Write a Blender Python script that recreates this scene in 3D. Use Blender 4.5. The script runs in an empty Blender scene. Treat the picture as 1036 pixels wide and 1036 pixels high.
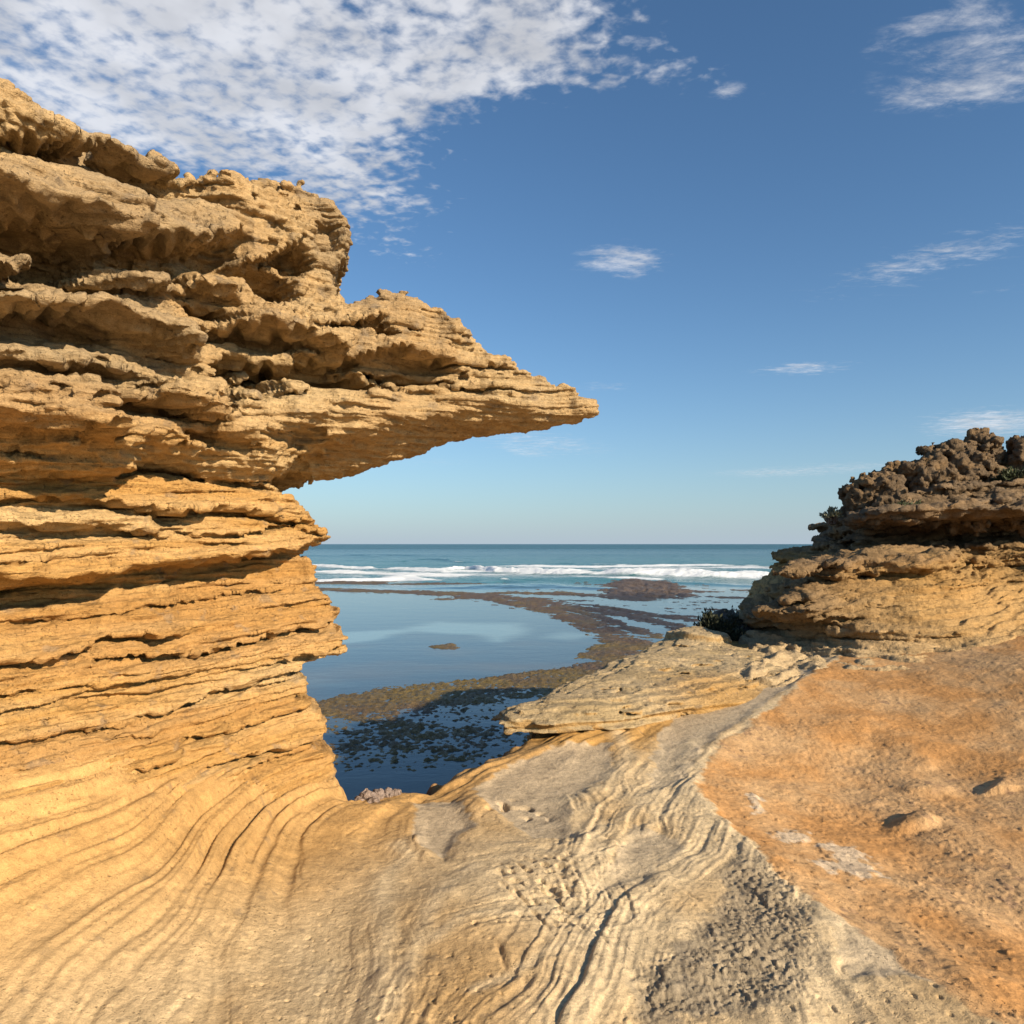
import bpy, math, time
import numpy as np
from concurrent.futures import ThreadPoolExecutor
import openvdb as vdb
T0 = time.time()
C = bpy.context.scene
F32 = np.float32
FPX = 740.0                      # focal length in photo pixels (1036 wide)
HOR = 550.0
EYE_SEA = -6.0
SUN_EL = math.radians(24.0)
SUN_AZ = math.atan2(0.72, -0.69)  # direction to the sun, from +Y towards +X
SUNV = np.array([math.cos(SUN_EL)*math.sin(SUN_AZ), math.cos(SUN_EL)*math.cos(SUN_AZ), math.sin(SUN_EL)])
DETAIL = 1.0

def log(*a): print('[%.1f]' % (time.time()-T0), *a, flush=True)

# ------------------------------------------------------------------ noise
_r = np.random.RandomState(7)
PERM = np.concatenate([_r.permutation(256)]*3).astype(np.int32)
G3 = _r.normal(size=(256, 3)); G3 /= np.linalg.norm(G3, axis=1)[:, None]; G3 = G3.astype(F32)
GX, GY, GZ = [np.ascontiguousarray(G3[:, i]) for i in range(3)]
POOL = ThreadPoolExecutor(4)

def _perlin(x, y, z):
    xi = np.floor(x).astype(np.int32); yi = np.floor(y).astype(np.int32); zi = np.floor(z).astype(np.int32)
    fx = x-xi; fy = y-yi; fz = z-zi
    xi &= 255; yi &= 255; zi &= 255
    u = fx*fx*fx*(fx*(fx*6-15)+10); v = fy*fy*fy*(fy*(fy*6-15)+10); w = fz*fz*fz*(fz*(fz*6-15)+10)
    def g(h, a, b, c): return GX[h]*a + GY[h]*b + GZ[h]*c
    A = PERM[xi]+yi; B = PERM[xi+1]+yi
    AA = PERM[A]+zi; AB = PERM[A+1]+zi; BA = PERM[B]+zi; BB = PERM[B+1]+zi
    def col(k, c):
        a = g(PERM[AA+k], fx, fy, c); b = g(PERM[BA+k], fx-1, fy, c); a += u*(b-a)
        p = g(PERM[AB+k], fx, fy-1, c); q = g(PERM[BB+k], fx-1, fy-1, c); p += u*(q-p)
        return a+v*(p-a)
    a = col(0, fz); b = col(1, fz-1)
    return (a+w*(b-a))*1.6

def par(fn, *arrs, chunk=60000):
    """run fn over flat chunks of the arrays in four threads"""
    sh = np.broadcast(*arrs).shape
    fl = [np.ascontiguousarray(np.broadcast_to(a, sh), dtype=F32).ravel() for a in arrs]
    n = fl[0].size
    out = np.empty(n, F32)
    def job(i):
        out[i:i+chunk] = fn(*[a[i:i+chunk] for a in fl])
    list(POOL.map(job, range(0, n, chunk)))
    return out.reshape(sh)

def pn(x, y, z, f=1.0, seed=0, fz=None):
    fz = f if fz is None else fz
    return _perlin((x*f+seed*17.31+100).astype(F32), (y*f+seed*5.77+100).astype(F32), (z*fz+seed*9.13+100).astype(F32))

def fbm(x, y, z, f, octs=4, seed=0, gain=0.5, zs=1.0):
    s = 0; a = 1.0; t = 0
    for o in range(octs):
        s = s + a*pn(x, y, z, f, seed+o*3, f*zs); t += a; a *= gain; f *= 2.03
    return s/t

def sst(a, b, x):
    t = np.clip((x-a)/(b-a), 0, 1)
    return t*t*(3-2*t)

def smin(a, b, k):
    h = np.clip(0.5+0.5*(b-a)/k, 0, 1)
    return b+(a-b)*h-k*h*(1-h)
def smax(a, b, k): return -smin(-a, -b, k)

def idw(px, py, tab, p=4.0):
    num = 0; den = 0
    for (x, y, z) in tab:
        w = 1.0/(((px-x)**2+(py-y)**2)**(p/2)+1e-4)
        num = num+w*z; den = den+w
    return num/den

def seg(px, py, a, b):
    """distance, parameter along the segment"""
    dx, dy = b[0]-a[0], b[1]-a[1]; L2 = dx*dx+dy*dy
    t = np.clip(((px-a[0])*dx+(py-a[1])*dy)/L2, 0, 1)
    return np.hypot(px-a[0]-t*dx, py-a[1]-t*dy), t*math.sqrt(L2)

def polyline(px, py, pts):
    best = None; bs = None; s0 = 0
    for a, b in zip(pts[:-1], pts[1:]):
        d, t = seg(px, py, a, b)
        if best is None: best = d; bs = t
        else:
            m = d < best
            best = np.where(m, d, best); bs = np.where(m, s0+t, bs)
        s0 += math.hypot(b[0]-a[0], b[1]-a[1])
    return best, bs

def inside(px, py, pts):
    r = np.zeros(np.shape(px), bool)
    for a, b in zip(pts, pts[1:]+pts[:1]):
        if a[1] == b[1]: continue
        c = ((a[1] > py) != (b[1] > py)) & (px < (b[0]-a[0])*(py-a[1])/(b[1]-a[1])+a[0])
        r ^= c
    return r

def polysd(px, py, pts):
    """signed distance to a polygon, negative inside"""
    d, s = polyline(px, py, pts+pts[:1])
    return np.where(inside(px, py, pts), -d, d), s

# ground point seen at a photo pixel for a given height (used only to measure the place)
def gp(x, y, z=-1.75):
    d = -z*FPX/(y-HOR)
    return ((x-518.0)/FPX*d, d)
def gpl(l, z=-1.75): return [gp(x, y, z) for x, y in l]

# ------------------------------------------------------------------ ground height
LAND = [(-1.40, 5.35)] + gpl([(352, 806), (372, 804), (400, 797), (430, 797), (455, 798), (458, 782), (470, 768), (505, 758), (545, 748)]) + \
       [(0.42, 7.3), (0.7, 8.3), (1.5, 9.4), (2.7, 11.0), (3.5, 11.8), (4.5, 13.2), (6.2, 17.0), (9, 20), (14, 21), (40, 24), (40, -30), (-40, -30), (-40, 16), (-5, 9.5), (-2.4, 7.0)]
ORANGE = gpl([(1200, 600), (1036, 640), (900, 672), (860, 684), (830, 702), (770, 735), (720, 762), (706, 785), (722, 822), (760, 862), (800, 897), (850, 937), (905, 972), (960, 1000), (990, 1036)]) + [(2.6, 1.2), (4, -2), (14, -2), (14, 14)]
FACE_P = (-1.32, 5.2); FACE_N = (0.8, -0.6)
HTAB = [(0, 2.3, -1.72), (-.6, 3.2, -1.75), (-.8, 4.8, -1.77), (0, 5, -1.77), (.3, 6.3, -1.74), (.9, 7.6, -1.66), (2.0, 9.3, -1.58), (3.4, 11.5, -1.45),
        (.8, 3.0, -1.70), (1.2, 4.3, -1.74), (2.0, 5.6, -1.74), (1.5, 6.8, -1.70), (2.0, 3.0, -1.72), (2.6, 4.0, -1.72), (3.6, 5, -1.62), (3.0, 6.6, -1.62), (4.2, 7.6, -1.42),
        (4.3, 9.2, -1.38), (5.6, 7.4, -1.12), (6.2, 9, -1.05), (5.0, 5.0, -1.42), (7.5, 7, -.85), (8, 10, -.8), (5.2, 3, -1.45), (0, 0, -1.7), (4, 0, -1.6), (8, 0, -1.1), (-4, 0, -1.4), (0, -5, -1.6), (9, 5, -.7),
        (-1.8, 1.6, -1.62), (13, 12, -.6), (14, 4, -.3)]
RIDGE = [  # cream flowing ridges: (pixels, width m, height m)
    ([(560, 1050), (604, 964), (628, 922), (664, 890), (700, 863), (712, 840)], .16, .020),
    ([(590, 1050), (618, 985), (640, 935), (680, 893), (712, 868)], .10, .020),
    ([(583, 812), (592, 863), (602, 908), (607, 945), (604, 964)], .07, .03),
    ([(600, 812), (606, 860), (612, 905), (616, 930)], .05, .025),
    ([(572, 806), (618, 786), (636, 764), (622, 740)], .07, .03),
    ([(600, 845), (632, 828), (667, 794), (687, 769), (700, 752)], .06, .03),
    ([(606, 872), (640, 842), (662, 832), (690, 800), (712, 775)], .05, .025),
    ([(480, 1020), (520, 1002), (560, 975), (600, 962)], .03, .018),
    ([(700, 792), (722, 824), (762, 866), (802, 899), (850, 940)], .10, .03),
    ([(820, 905), (832, 940), (830, 1000), (815, 1050)], .10, .045),
    ([(404, 850), (415, 862), (395, 880), (385, 905), (392, 950), (380, 1000), (372, 1050)], .06, .02),
    ([(478, 880), (450, 905), (435, 930), (420, 970), (395, 1030)], .05, .022),
    ([(590, 920), (520, 935), (470, 938), (440, 960)], .04, .015),
    ([(706, 786), (720, 762), (770, 736), (828, 704)], .07, .02),
]
FLOW_G = [(gpl([(545, 1090), (604, 964), (628, 922), (664, 890), (700, 863), (716, 835)]), .38, 1), (gpl([(578, 800), (592, 863), (604, 930)]), .22, 2),
          (gpl([(600, 880), (632, 828), (667, 794), (700, 760)]), .30, 3), (gpl([(370, 1090), (392, 950), (395, 880), (420, 850)]), .30, 4), (gpl([(400, 1060), (450, 950), (520, 930), (600, 925)]), .28, 5),
          (gpl([(560, 770), (600, 758), (640, 745)]), .30, 6)]
RIDGE_G = [(gpl(p), w, h) for p, w, h in RIDGE]
SLABS = [gpl(p) for p in (
    [(476, 792), (520, 770), (560, 754), (618, 752), (622, 782), (575, 805), (585, 850), (540, 848), (495, 812)],
    [(640, 832), (690, 850), (695, 862), (650, 898), (612, 910), (604, 902), (622, 876)],
    [(665, 745), (700, 715), (760, 690), (850, 672), (850, 690), (770, 728), (716, 756), (690, 790), (655, 800)],
    [(834, 905), (885, 920), (935, 955), (968, 985), (980, 1010), (914, 1000), (860, 1000), (838, 960)],
    [(420, 800), (460, 800), (480, 830), (450, 870), (420, 850)],
)]
ROUGH = [gpl(p) for p in (
    [(722, 905), (745, 862), (776, 872), (805, 894), (828, 941), (828, 1000), (800, 1036), (700, 1040), (672, 992)],
    [(640, 990), (690, 965), (710, 1040), (620, 1050)],
)]
PITTED = gpl([(500, 880), (580, 870), (592, 950), (540, 950), (505, 910)])
WHITE = [gpl(p) for p in ([(826, 838), (866, 838), (884, 858), (890, 872), (868, 878), (828, 868), (834, 856)],
                          [(782, 830), (812, 826), (826, 834), (808, 842), (786, 838)],
                          [(760, 795), (772, 800), (768, 812), (758, 805)])]

def _tps(tab, reg):
    T = np.array(tab, float); n = len(T)
    r = np.hypot(T[:, 0, None]-T[None, :, 0], T[:, 1, None]-T[None, :, 1])
    K = r*r*np.log(r+1e-9)+np.eye(n)*reg
    A = np.zeros((n+3, n+3)); A[:n, :n] = K; A[:n, n] = A[n, :n] = 1; A[:n, n+1] = A[n+1, :n] = T[:, 0]; A[:n, n+2] = A[n+2, :n] = T[:, 1]
    return T, np.linalg.solve(A, np.concatenate([T[:, 2], [0, 0, 0]]))
def tps(x, y, TW):
    TPS_T, TPS_W = TW
    n = len(TPS_T); h = TPS_W[n]+TPS_W[n+1]*x+TPS_W[n+2]*y
    for i in range(n):
        r2 = (x-TPS_T[i, 0])**2+(y-TPS_T[i, 1])**2+1e-9
        h = h+TPS_W[i]*.5*r2*np.log(r2)
    return h
GT = _tps(HTAB, .25)

def bodyA_plan(x, y, off=0.0, xe=-1.32):
    f = (x-FACE_P[0])*FACE_N[0]+(y-FACE_P[1])*FACE_N[1]-off
    e = (x+0.45*(y-5.2)-xe)/1.1
    return f, e

def ground_base(x, y):
    h = np.clip(tps(x, y, GT), -1.85, -.25).astype(F32)
    z0 = np.zeros_like(x)
    h = h+0.035*fbm(x, y, z0, .55, 3, 11)
    # flare of golden sandstone at the foot of the cliff
    f, e = bodyA_plan(x, y)
    w = smax(f, e, .3)
    s = (x-FACE_P[0])*0.6+(y-FACE_P[1])*0.8
    near = 1-sst(-1.9, -.1, s)
    amp = 0.22+0.50*near
    wid = 0.45+1.25*near
    w2 = w+.05*pn(x, y, z0, 1.3, 5)
    h = h+amp*np.power(np.clip(1-w2/wid, 0, 1.0), 2.0)
    # raised fold of rock in front (between the fans)
    d, _ = polyline(x, y, gpl([(470, 1100), (450, 1000), (470, 920), (540, 880)]))
    h = h+.05*np.exp(-(d/.35)**2)
    # orange basin bowl
    sd, _ = polysd(x, y, ORANGE)
    h = h-.17*sst(.1, -1.1, sd)*(1-.6*sst(6.0, 8.0, y))+.016*np.exp(-((sd-.05)/.22)**2)
    # eroded step in the orange slope
    d, _ = polyline(x, y, gpl([(800, 806), (930, 792), (960, 778), (990, 768), (1020, 765), (1060, 780)], -1.60))
    st = (y-(gp(960, 775, -1.60)[1]))
    sg = np.where(st > 0, 1, -1)*d
    h = h+.055*sst(-.08, .07, sg+.14*pn(x, y, z0, 2.6, 4))*sst(-.15, .25, pn(x, y, z0, 2.1, 7))*np.exp(-(np.maximum(sg, 0)/.5)**2)*np.exp(-(np.maximum(-sg-.1, 0)/.2)**2)*sst(.2, -.1, np.abs(x-3.1)-.5)
    d, _ = polyline(x, y, gpl([(890, 845), (930, 850), (990, 880), (1040, 930)], -1.6))
    h = h+.035*np.exp(-(d/.16)**2)
    d, _ = polyline(x, y, gpl([(840, 722), (880, 715), (930, 730)], -1.5))
    h = h+.06*np.exp(-(d/.3)**2)
    return h

def ridged(n): return 1-np.abs(n)*2

def ground_fine(x, y, h):
    z0 = np.zeros_like(x)
    sd, _ = polysd(x, y, ORANGE)
    org = sst(.03, -.08, sd+.08*pn(x, y, z0, 1.9, 2)+.05*pn(x, y, z0, 6, 3))
    slab = np.zeros_like(x)
    for P in SLABS:
        d, _ = polysd(x, y, P); slab = np.maximum(slab, sst(.05, -.10, d+.05*pn(x, y, z0, 6, 8)))
    rough = np.zeros_like(x)
    for P in ROUGH:
        d, _ = polysd(x, y, P); rough = np.maximum(rough, sst(.06, -.12, d+.07*pn(x, y, z0, 5, 9)))
    wx = x+.10*pn(x, y, z0, 2.1, 21)+.03*pn(x, y, z0, 7, 22)
    wy = y+.10*pn(x, y, z0, 2.1, 23)+.03*pn(x, y, z0, 7, 24)
    rid = np.zeros_like(x)
    for P, w, a in RIDGE_G:
        d, s = polyline(wx, wy, P)
        w_ = w*1.25*(1+.4*pn(x, y, z0, 3, 31))
        # a ridge made of several fine parallel lamellae
        prof = np.exp(-(d/(w_*1.25))**2)
        rid = np.maximum(rid, a*.48*prof*(.8+.4*pn(x, y, z0, 2.5, 33)+.20*np.clip(3*pn(x, y, z0, 5, 34), -1, 1)))
    keep = (1-org)*(1-.8*slab)*(1-.5*rough)
    h = h+rid*(1-.6*org)
    # terraces: thin beds cropping out along the contours
    fw = bodyA_plan(x, y)[0]
    lo_ = sst(.2, 1.6, fw)
    q = h+(.02+.05*lo_)*fbm(x, y, z0, .8, 2, 41)+(.006+.010*lo_)*pn(x, y, z0, 3.1, 43)-lo_*(.13*x+.03*y)
    for i, (f_, a_) in enumerate(((13.0, .020), (34.0, .0095), (80.0, .0042))):
        n_ = _perlin((x*.40+50+i*7).astype(F32), (y*.40+50).astype(F32), (q*f_+100).astype(F32))
        m = sst(-.45, .25, pn(x, y, z0, 1.5, 44+i*3))
        h = h+a_*(1+(.9 if i else 0)*(1-lo_))*np.clip(n_*3.6+.35*pn(x, y, z0, 5+6*i, 47+i), -1, 1)*keep*(.35+.65*m)*(1-.45*lo_)
        # narrow cracks between the beds
        h = h-a_*.9*np.exp(-((n_-.12)/.035)**2)*sst(.0, .3, pn(x, y, z0, 2.2, 61+i))*keep*(1-.5*lo_)
    # fine lamellae that run along the flow of the ridges
    for P, wd, sd_ in FLOW_G:
        xw = x+.04*pn(x, y, z0, 2.3, 65); yw = y+.04*pn(x, y, z0, 2.3, 66); d, s_ = polyline(xw, yw, P)
        if sd_ in (1, 2, 3, 4):
            A_ = np.array(sorted(P, key=lambda p: p[1])); d = np.where(xw > np.interp(yw, A_[:, 1], A_[:, 0]), d, -d)
        k_ = (.45 if sd_ in (4, 5) else 1.0)*np.exp(-(d/wd)**2)*keep*sst(-.5, .2, pn(x, y, z0, 1.8, 67+sd_))
        dm = d+.09*pn(x, y, z0, 1.3, 63)+.03*pn(x, y, z0, 4, 64)
        for f_, a_ in ((14, .0048), (33, .0042), (75, .0024)):
            n_ = _perlin((dm*f_+50.45+sd_*9).astype(F32), (s_*1.1+50).astype(F32), z0+sd_+.5)
            h = h+a_*k_*np.clip(n_*3.2, -1, 1)
    h = h-.025*slab
    # pits
    c = pn(x, y, z0, 37, 51)
    pm = sst(.0, .35, pn(x, y, z0, 1.7, 52))
    h = h-.010*sst(.54, .72, c)*pm*(1-org)*(1-.6*slab)
    d, _ = polysd(x, y, PITTED)
    pit = sst(.08, -.12, d)
    u = x*.52-y*.86; v = x*.86+y*.52
    c2 = _perlin((u*13+100).astype(F32), (v*38+100).astype(F32), z0+5.5)
    h = h-.018*pit*sst(.10, .42, c2+.4*pn(x, y, z0, 22, 59))
    # small nicks close to the edge
    d, _ = polyline(x, y, gpl([(500, 812), (515, 806), (532, 812), (545, 822)]))
    h = h-.05*np.exp(-(d/.06)**2)*sst(0, .3, pn(x, y, z0, 11, 61))
    # rough gritty areas
    rx = x*.79-y*.61+.05*pn(x, y, z0, 6, 85)+.02*pn(x, y, z0, 19, 87); ry = x*.61+y*.79+.05*pn(x, y, z0, 6, 86)+.02*pn(x, y, z0, 19, 88)
    r1 = np.abs(_perlin((rx*15+50).astype(F32), (ry*15+50).astype(F32), z0+.37)); r2 = np.abs(_perlin((rx*31+50).astype(F32), (ry*31+50).astype(F32), z0+.61)); r3 = np.abs(pn(x, y, z0+.3, 63, 57))
    h = h+rough*(.024*r1*sst(-.3, .3, pn(x, y, z0, 2.5, 60))+.017*r2+.012*r3+.022*pn(x, y, z0, 3.6, 60)-.018)
    h = h+.0028*(1-rough)*pn(x, y, z0, 34, 58)*(.6+.4*org)
    # orange crust: soft lumps, grit and small chips
    h = h+org*(.022*pn(x, y, z0, 1.9, 71)+.006*pn(x, y, z0, 8, 72)+.0025*ridged(pn(x, y, z0, 23, 73)))
    om = sst(.15, .45, pn(x, y, z0, 1.3, 74))
    h = h+org*om*(.008*np.abs(pn(x, y, z0, 16, 75))+.009*np.abs(pn(x, y, z0, 38, 76)))+org*.008*sst(.52, .62, pn(x, y, z0, 27, 78))
    for P in WHITE:
        d, _ = polysd(x, y, P)
        h = h+.010*sst(.015, -.02, d+.06*pn(x, y, z0, 14, 77))
    return h

def ground_edge(x, y, h):
    z0 = np.zeros_like(x)
    d, _ = polysd(x, y, LAND)
    d = d+.05*pn(x, y, z0, 3, 81)+.02*pn(x, y, z0, 11, 82)
    h = h-.06*sst(-.25, 0.02, d)
    sh = np.exp(-((x+.55)/.6)**2-((y-6.25)/.7)**2)
    drop = sst(.0, .9, d-.85*sh)
    h = h-sst(0, .35, d+.1*pn(x, y, z0, 5, 83))*sh*(.42+.5*np.clip(d, 0, .8))+.09*sst(0, .2, d)*sh*pn(x, y, z0, 6, 84)
    return h-drop*(h+6.6)

def ground_full(x, y):
    h = ground_base(x, y)
    return ground_edge(x, y, ground_fine(x, y, h))

# ------------------------------------------------------------------ faces of the cliff
def plan_hit(px, pl):
    """where the sight line of photo column px meets a plan polyline: s, depth"""
    k = (px-518.0)/FPX
    s0 = 0; res = None
    for a, b in zip(pl[:-1], pl[1:]):
        L = math.hypot(b[0]-a[0], b[1]-a[1])
        dx, dy = b[0]-a[0], b[1]-a[1]
        den = dx-k*dy
        if abs(den) > 1e-9:
            t = (k*a[1]-a[0])/den
            if -1e-6 <= t <= 1+1e-6: return s0+t*L, a[1]+t*dy
        s0 += L
    a, b = (pl[0], pl[1]) if k < pl[0][0]/pl[0][1] else (pl[-2], pl[-1])
    L = math.hypot(b[0]-a[0], b[1]-a[1]); dx, dy = b[0]-a[0], b[1]-a[1]
    t = (k*a[1]-a[0])/(dx-k*dy)
    return (t*L if a is pl[0] else s0-L+t*L), a[1]+t*dy

FA = [(-3.9, 1.76), (-1.14, 5.44)]
FB = [(-3.6, 1.2), (-2.1, 3.0), (-1.73, 3.8), (-1.42, 4.2), (-1.08, 4.5), (-.61, 4.8), (0, 5.05), (.59, 5.3)]
SB_TOT = sum(math.hypot(b[0]-a[0], b[1]-a[1]) for a, b in zip(FB[:-1], FB[1:]))

RES = .01
class Relief:
    def __init__(s, smax_, z0, z1):
        s.z0 = z0; s.ns = int(smax_/RES)+2; s.nz = int((z1-z0)/RES)+2
        s.S = (np.arange(s.ns)*RES)[:, None]; s.Z = (z0+np.arange(s.nz)*RES)[None, :]
        s.a = np.zeros((s.ns, s.nz), F32)
    def curve(s, px, face):
        pts = []
        for x, y in px:
            ss, d = plan_hit(x, face); pts.append((ss, (HOR-y)/FPX*d))
        pts.sort()
        return np.array(pts)
    def ledge(s, px, face, amp, uh, up, openl=False, under=.9):
        P = s.curve(px, face)
        z = np.interp(s.S[:, 0], P[:, 0], P[:, 1])[:, None]
        a0, a1 = P[0, 0], P[-1, 0]; w = .18*(a1-a0)+.05
        m = (1-sst(a1-w*.5, a1+w*.4, s.S)) * (1 if openl else sst(a0-w*.4, a0+w*.5, s.S))
        jit = .008*np.sin(s.S*9+amp*90)+.004*np.sin(s.S*31+amp*40)
        dz = s.Z-z-jit
        t = -dz/uh
        upper = amp*np.exp(-np.clip(dz, 0, 9)/up)
        lower = amp*(1-(1+under)*sst(0, .22, t))*(t < .22)+(-under*amp)*(1-sst(.35, 1.1, t))*(t >= .22)
        s.a += (m*np.where(dz >= 0, upper, lower)).astype(F32)
    def hole(s, px, face, rx, rz, depth):
        ss, d = plan_hit(px[0], face); z = (HOR-px[1])/FPX*d
        r = np.sqrt(((s.S-ss)/rx)**2+((s.Z-z)/rz)**2)
        s.a -= (depth*(1-sst(.45, 1.15, r))).astype(F32)
    def at(s, S, Z):
        u = np.clip(S/RES, 0, s.ns-1.001); v = np.clip((Z-s.z0)/RES, 0, s.nz-1.001)
        i = u.astype(np.int32); j = v.astype(np.int32); fu = u-i; fv = v-j
        a = s.a
        return ((a[i, j]*(1-fv)+a[i, j+1]*fv)*(1-fu)+(a[i+1, j]*(1-fv)+a[i+1, j+1]*fv)*fu).astype(F32)

RA = Relief(4.9, -2.0, 1.1)
def LA(px, amp, uh, up, o=False, under=.9): RA.ledge(px, FA, amp, uh, up, o, under)
LA([(-60, 470), (20, 463), (66, 472)], .10, .09, .05, True)
LA([(50, 484), (110, 474), (150, 470), (215, 478), (285, 494)], .11, .07, .06)
LA([(-60, 498), (60, 503), (120, 508), (200, 520)], .09, .09, .08, True)
LA([(150, 516), (210, 512), (262, 516), (310, 528), (330, 532)], .09, .07, .05)
LA([(-60, 528), (50, 530), (120, 534), (160, 540)], .08, .10, .05, True)
LA([(170, 541), (230, 536), (290, 530), (330, 540)], .05, .05, .04)
LA([(-80, 588), (0, 581), (80, 576), (150, 566), (210, 560), (262, 556), (325, 541)], .20, .42, .10, True, 1.15)
LA([(15, 634), (80, 626), (167, 613), (240, 600), (300, 596)], .05, .06, .05)
LA([(-60, 672), (0, 665), (40, 662), (122, 641), (180, 640)], .08, .10, .06, True)
LA([(98, 668), (150, 662), (200, 658), (260, 645), (335, 630)], .07, .07, .05)
LA([(208, 655), (270, 640), (335, 629)], .05, .05, .04)
LA([(280, 668), (330, 652), (342, 645)], .06, .06, .04)
LA([(-60, 700), (30, 696), (110, 690)], .04, .05, .05, True)
LA([(135, 722), (190, 706), (245, 694), (262, 690)], .08, .06, .05)
LA([(-40, 748), (60, 736), (132, 730)], .04, .035, .06, True)
LA([(0, 768), (100, 744), (150, 738)], .03, .03, .05)
LA([(180, 745), (240, 732), (300, 712), (322, 704)], .05, .05, .05)
LA([(200, 768), (262, 754), (312, 738), (330, 728)], .08, .07, .06)
LA([(112, 770), (150, 762), (180, 752)], .06, .05, .05)
LA([(228, 775), (262, 766), (320, 748)], .05, .05, .05)
LA([(-60, 880), (0, 862), (90, 830), (180, 793), (240, 770)], .045, .035, .12, True)
RBm = Relief(SB_TOT+.6, 0.2, 2.9)
def LB(px, amp, uh, up, o=False, under=.9): RBm.ledge(px, FB, amp, uh, up, o, under)
LB([(-80, 118), (0, 125), (52, 136), (104, 146), (156, 168), (222, 174)], .09, .20, .07, True, 1.6)
LB([(-80, 185), (0, 192), (45, 206), (94, 231), (120, 250)], .24, .36, .14, True, 1.2)
LB([(92, 234), (174, 241), (238, 235)], .22, .30, .16, False, 1.1)
LB([(238, 262), (275, 250), (300, 236)], .10, .14, .07)
LB([(-80, 258), (0, 262), (49, 269), (122, 283), (195, 290), (229, 301)], .17, .20, .08, True, 1.0)
LB([(-80, 296), (0, 300), (70, 311), (146, 325), (191, 357)], .17, .26, .12, True, 1.0)
LB([(-80, 346), (0, 350), (62, 362), (128, 370)], .07, .13, .08, True)
LB([(198, 327), (243, 327), (300, 340), (344, 357)], .18, .17, .08, False, 1.0)
LB([(122, 393), (170, 396), (215, 411), (238, 415)], .17, .20, .10, False, 1.1)
LB([(300, 331), (345, 330), (390, 318)], .09, .10, .06)
LB([(296, 356), (345, 361), (400, 352), (455, 360)], .13, .17, .08, False, 1.2)
LB([(262, 400), (320, 392), (400, 390), (450, 392)], .05, .03, .05)
LB([(440, 358), (480, 366), (520, 372)], .05, .05, .05)
LB([(430, 384), (490, 390), (545, 392)], .05, .05, .04)
LB([(500, 402), (550, 400), (590, 402)], .04, .035, .03)
LB([(40, 428), (85, 424), (118, 432)], .12, .10, .05)
for c in (((45, 255), .18, .09, .55), ((80, 262), .15, .08, .5), ((60, 245), .2, .1, .2), ((157, 279), .17, .05, .4), ((208, 317), .14, .055, .5), ((235, 400), .07, .10, .4),
          ((275, 290), .20, .12, .30), ((300, 262), .14, .10, .22), ((215, 205), .22, .07, .14), ((70, 165), .35, .09, .16), ((330, 240), .1, .1, .12), ((238, 375), .12, .10, .28), ((150, 400), .3, .05, .16), ((385, 338), .12, .05, .18), ((20, 290), .25, .05, .15), ((330, 381), .50, .060, .80), ((415, 381), .28, .042, .60), ((268, 388), .1, .08, .35), ((120, 380), .25, .06, .22), ((100, 205), .3, .08, -.07), ((60, 452), .5, .05, .3), ((235, 440), .3, .06, .2), ((15, 435), .3, .10, .3)):
    RBm.hole(c[0], FB, c[1], c[2], c[3])

TOPB = [(-4, 2, 1.80), (-2.1, 3.0, 1.86), (-1.86, 3.45, 1.86), (-1.73, 3.8, 1.96), (-1.54, 4.1, 2.05), (-1.27, 4.3, 2.13), (-1.0, 4.5, 2.1), (-3, 4.5, 1.95), (-2.5, 6, 2.1), (-5, 7, 2.1)]
TOPC = [(-1.4, 4.2, 1.5), (-1.02, 4.5, 1.49), (-.92, 4.6, 1.50), (-.67, 4.8, 1.61), (-.45, 4.9, 1.53), (-.25, 4.95, 1.43), (-.12, 5.0, 1.27), (.15, 5.13, 1.17), (.37, 5.2, 1.13), (.59, 5.3, 1.05), (-1.2, 6, 1.5), (-.2, 5.8, 1.2), (.4, 5.5, 1.08)]
BOT = [(-2.4, 2.4, .55), (-2.1, 3.0, .50), (-1.9, 3.45, .50), (-1.69, 3.9, .56), (-1.5, 4.1, .62), (-1.08, 4.5, .74), (-.51, 4.85, .88), (0, 5.05, .95), (.59, 5.3, .955),
       (-1.35, 5.35, .50), (-1.72, 5.3, .44), (-.85, 5.4, .63), (-.34, 5.38, .80), (.1, 5.4, .87), (.3, 5.45, .90), (-2.5, 3.7, .40), (-1.8, 4.6, .42), (-3.1, 2.9, .38), (-2.1, 6.7, .66), (-1.6, 6.2, .64), (-1.1, 6.0, .72), (-.6, 5.95, .86), (-5, 5, .4), (-3, 7.5, .7)]
_sil = [(-60, 440), (-.5, 470)]
SIL = [(258, 478), (268, 490), (283, 506), (302, 513), (328, 528), (336, 543), (318, 558), (322, 580), (338, 612), (345, 628), (331, 648), (335, 660), (300, 672), (313, 690), (306, 700), (328, 728), (326, 738), (312, 748),
       (321, 757), (335, 766), (332, 790), (326, 800), (322, 812)]
SILZ = np.array([[(HOR-y)/FPX*5.2, -1.32+((x-518)/FPX*5.2+1.32)*1.2+.02] for x, y in SIL])[::-1]
SILB = np.array([[(HOR-y)/FPX*4.5, (x-518)/FPX*4.5] for x, y in [(352, 330), (352, 300), (350, 265), (362, 240), (345, 212), (330, 190)]])

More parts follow.
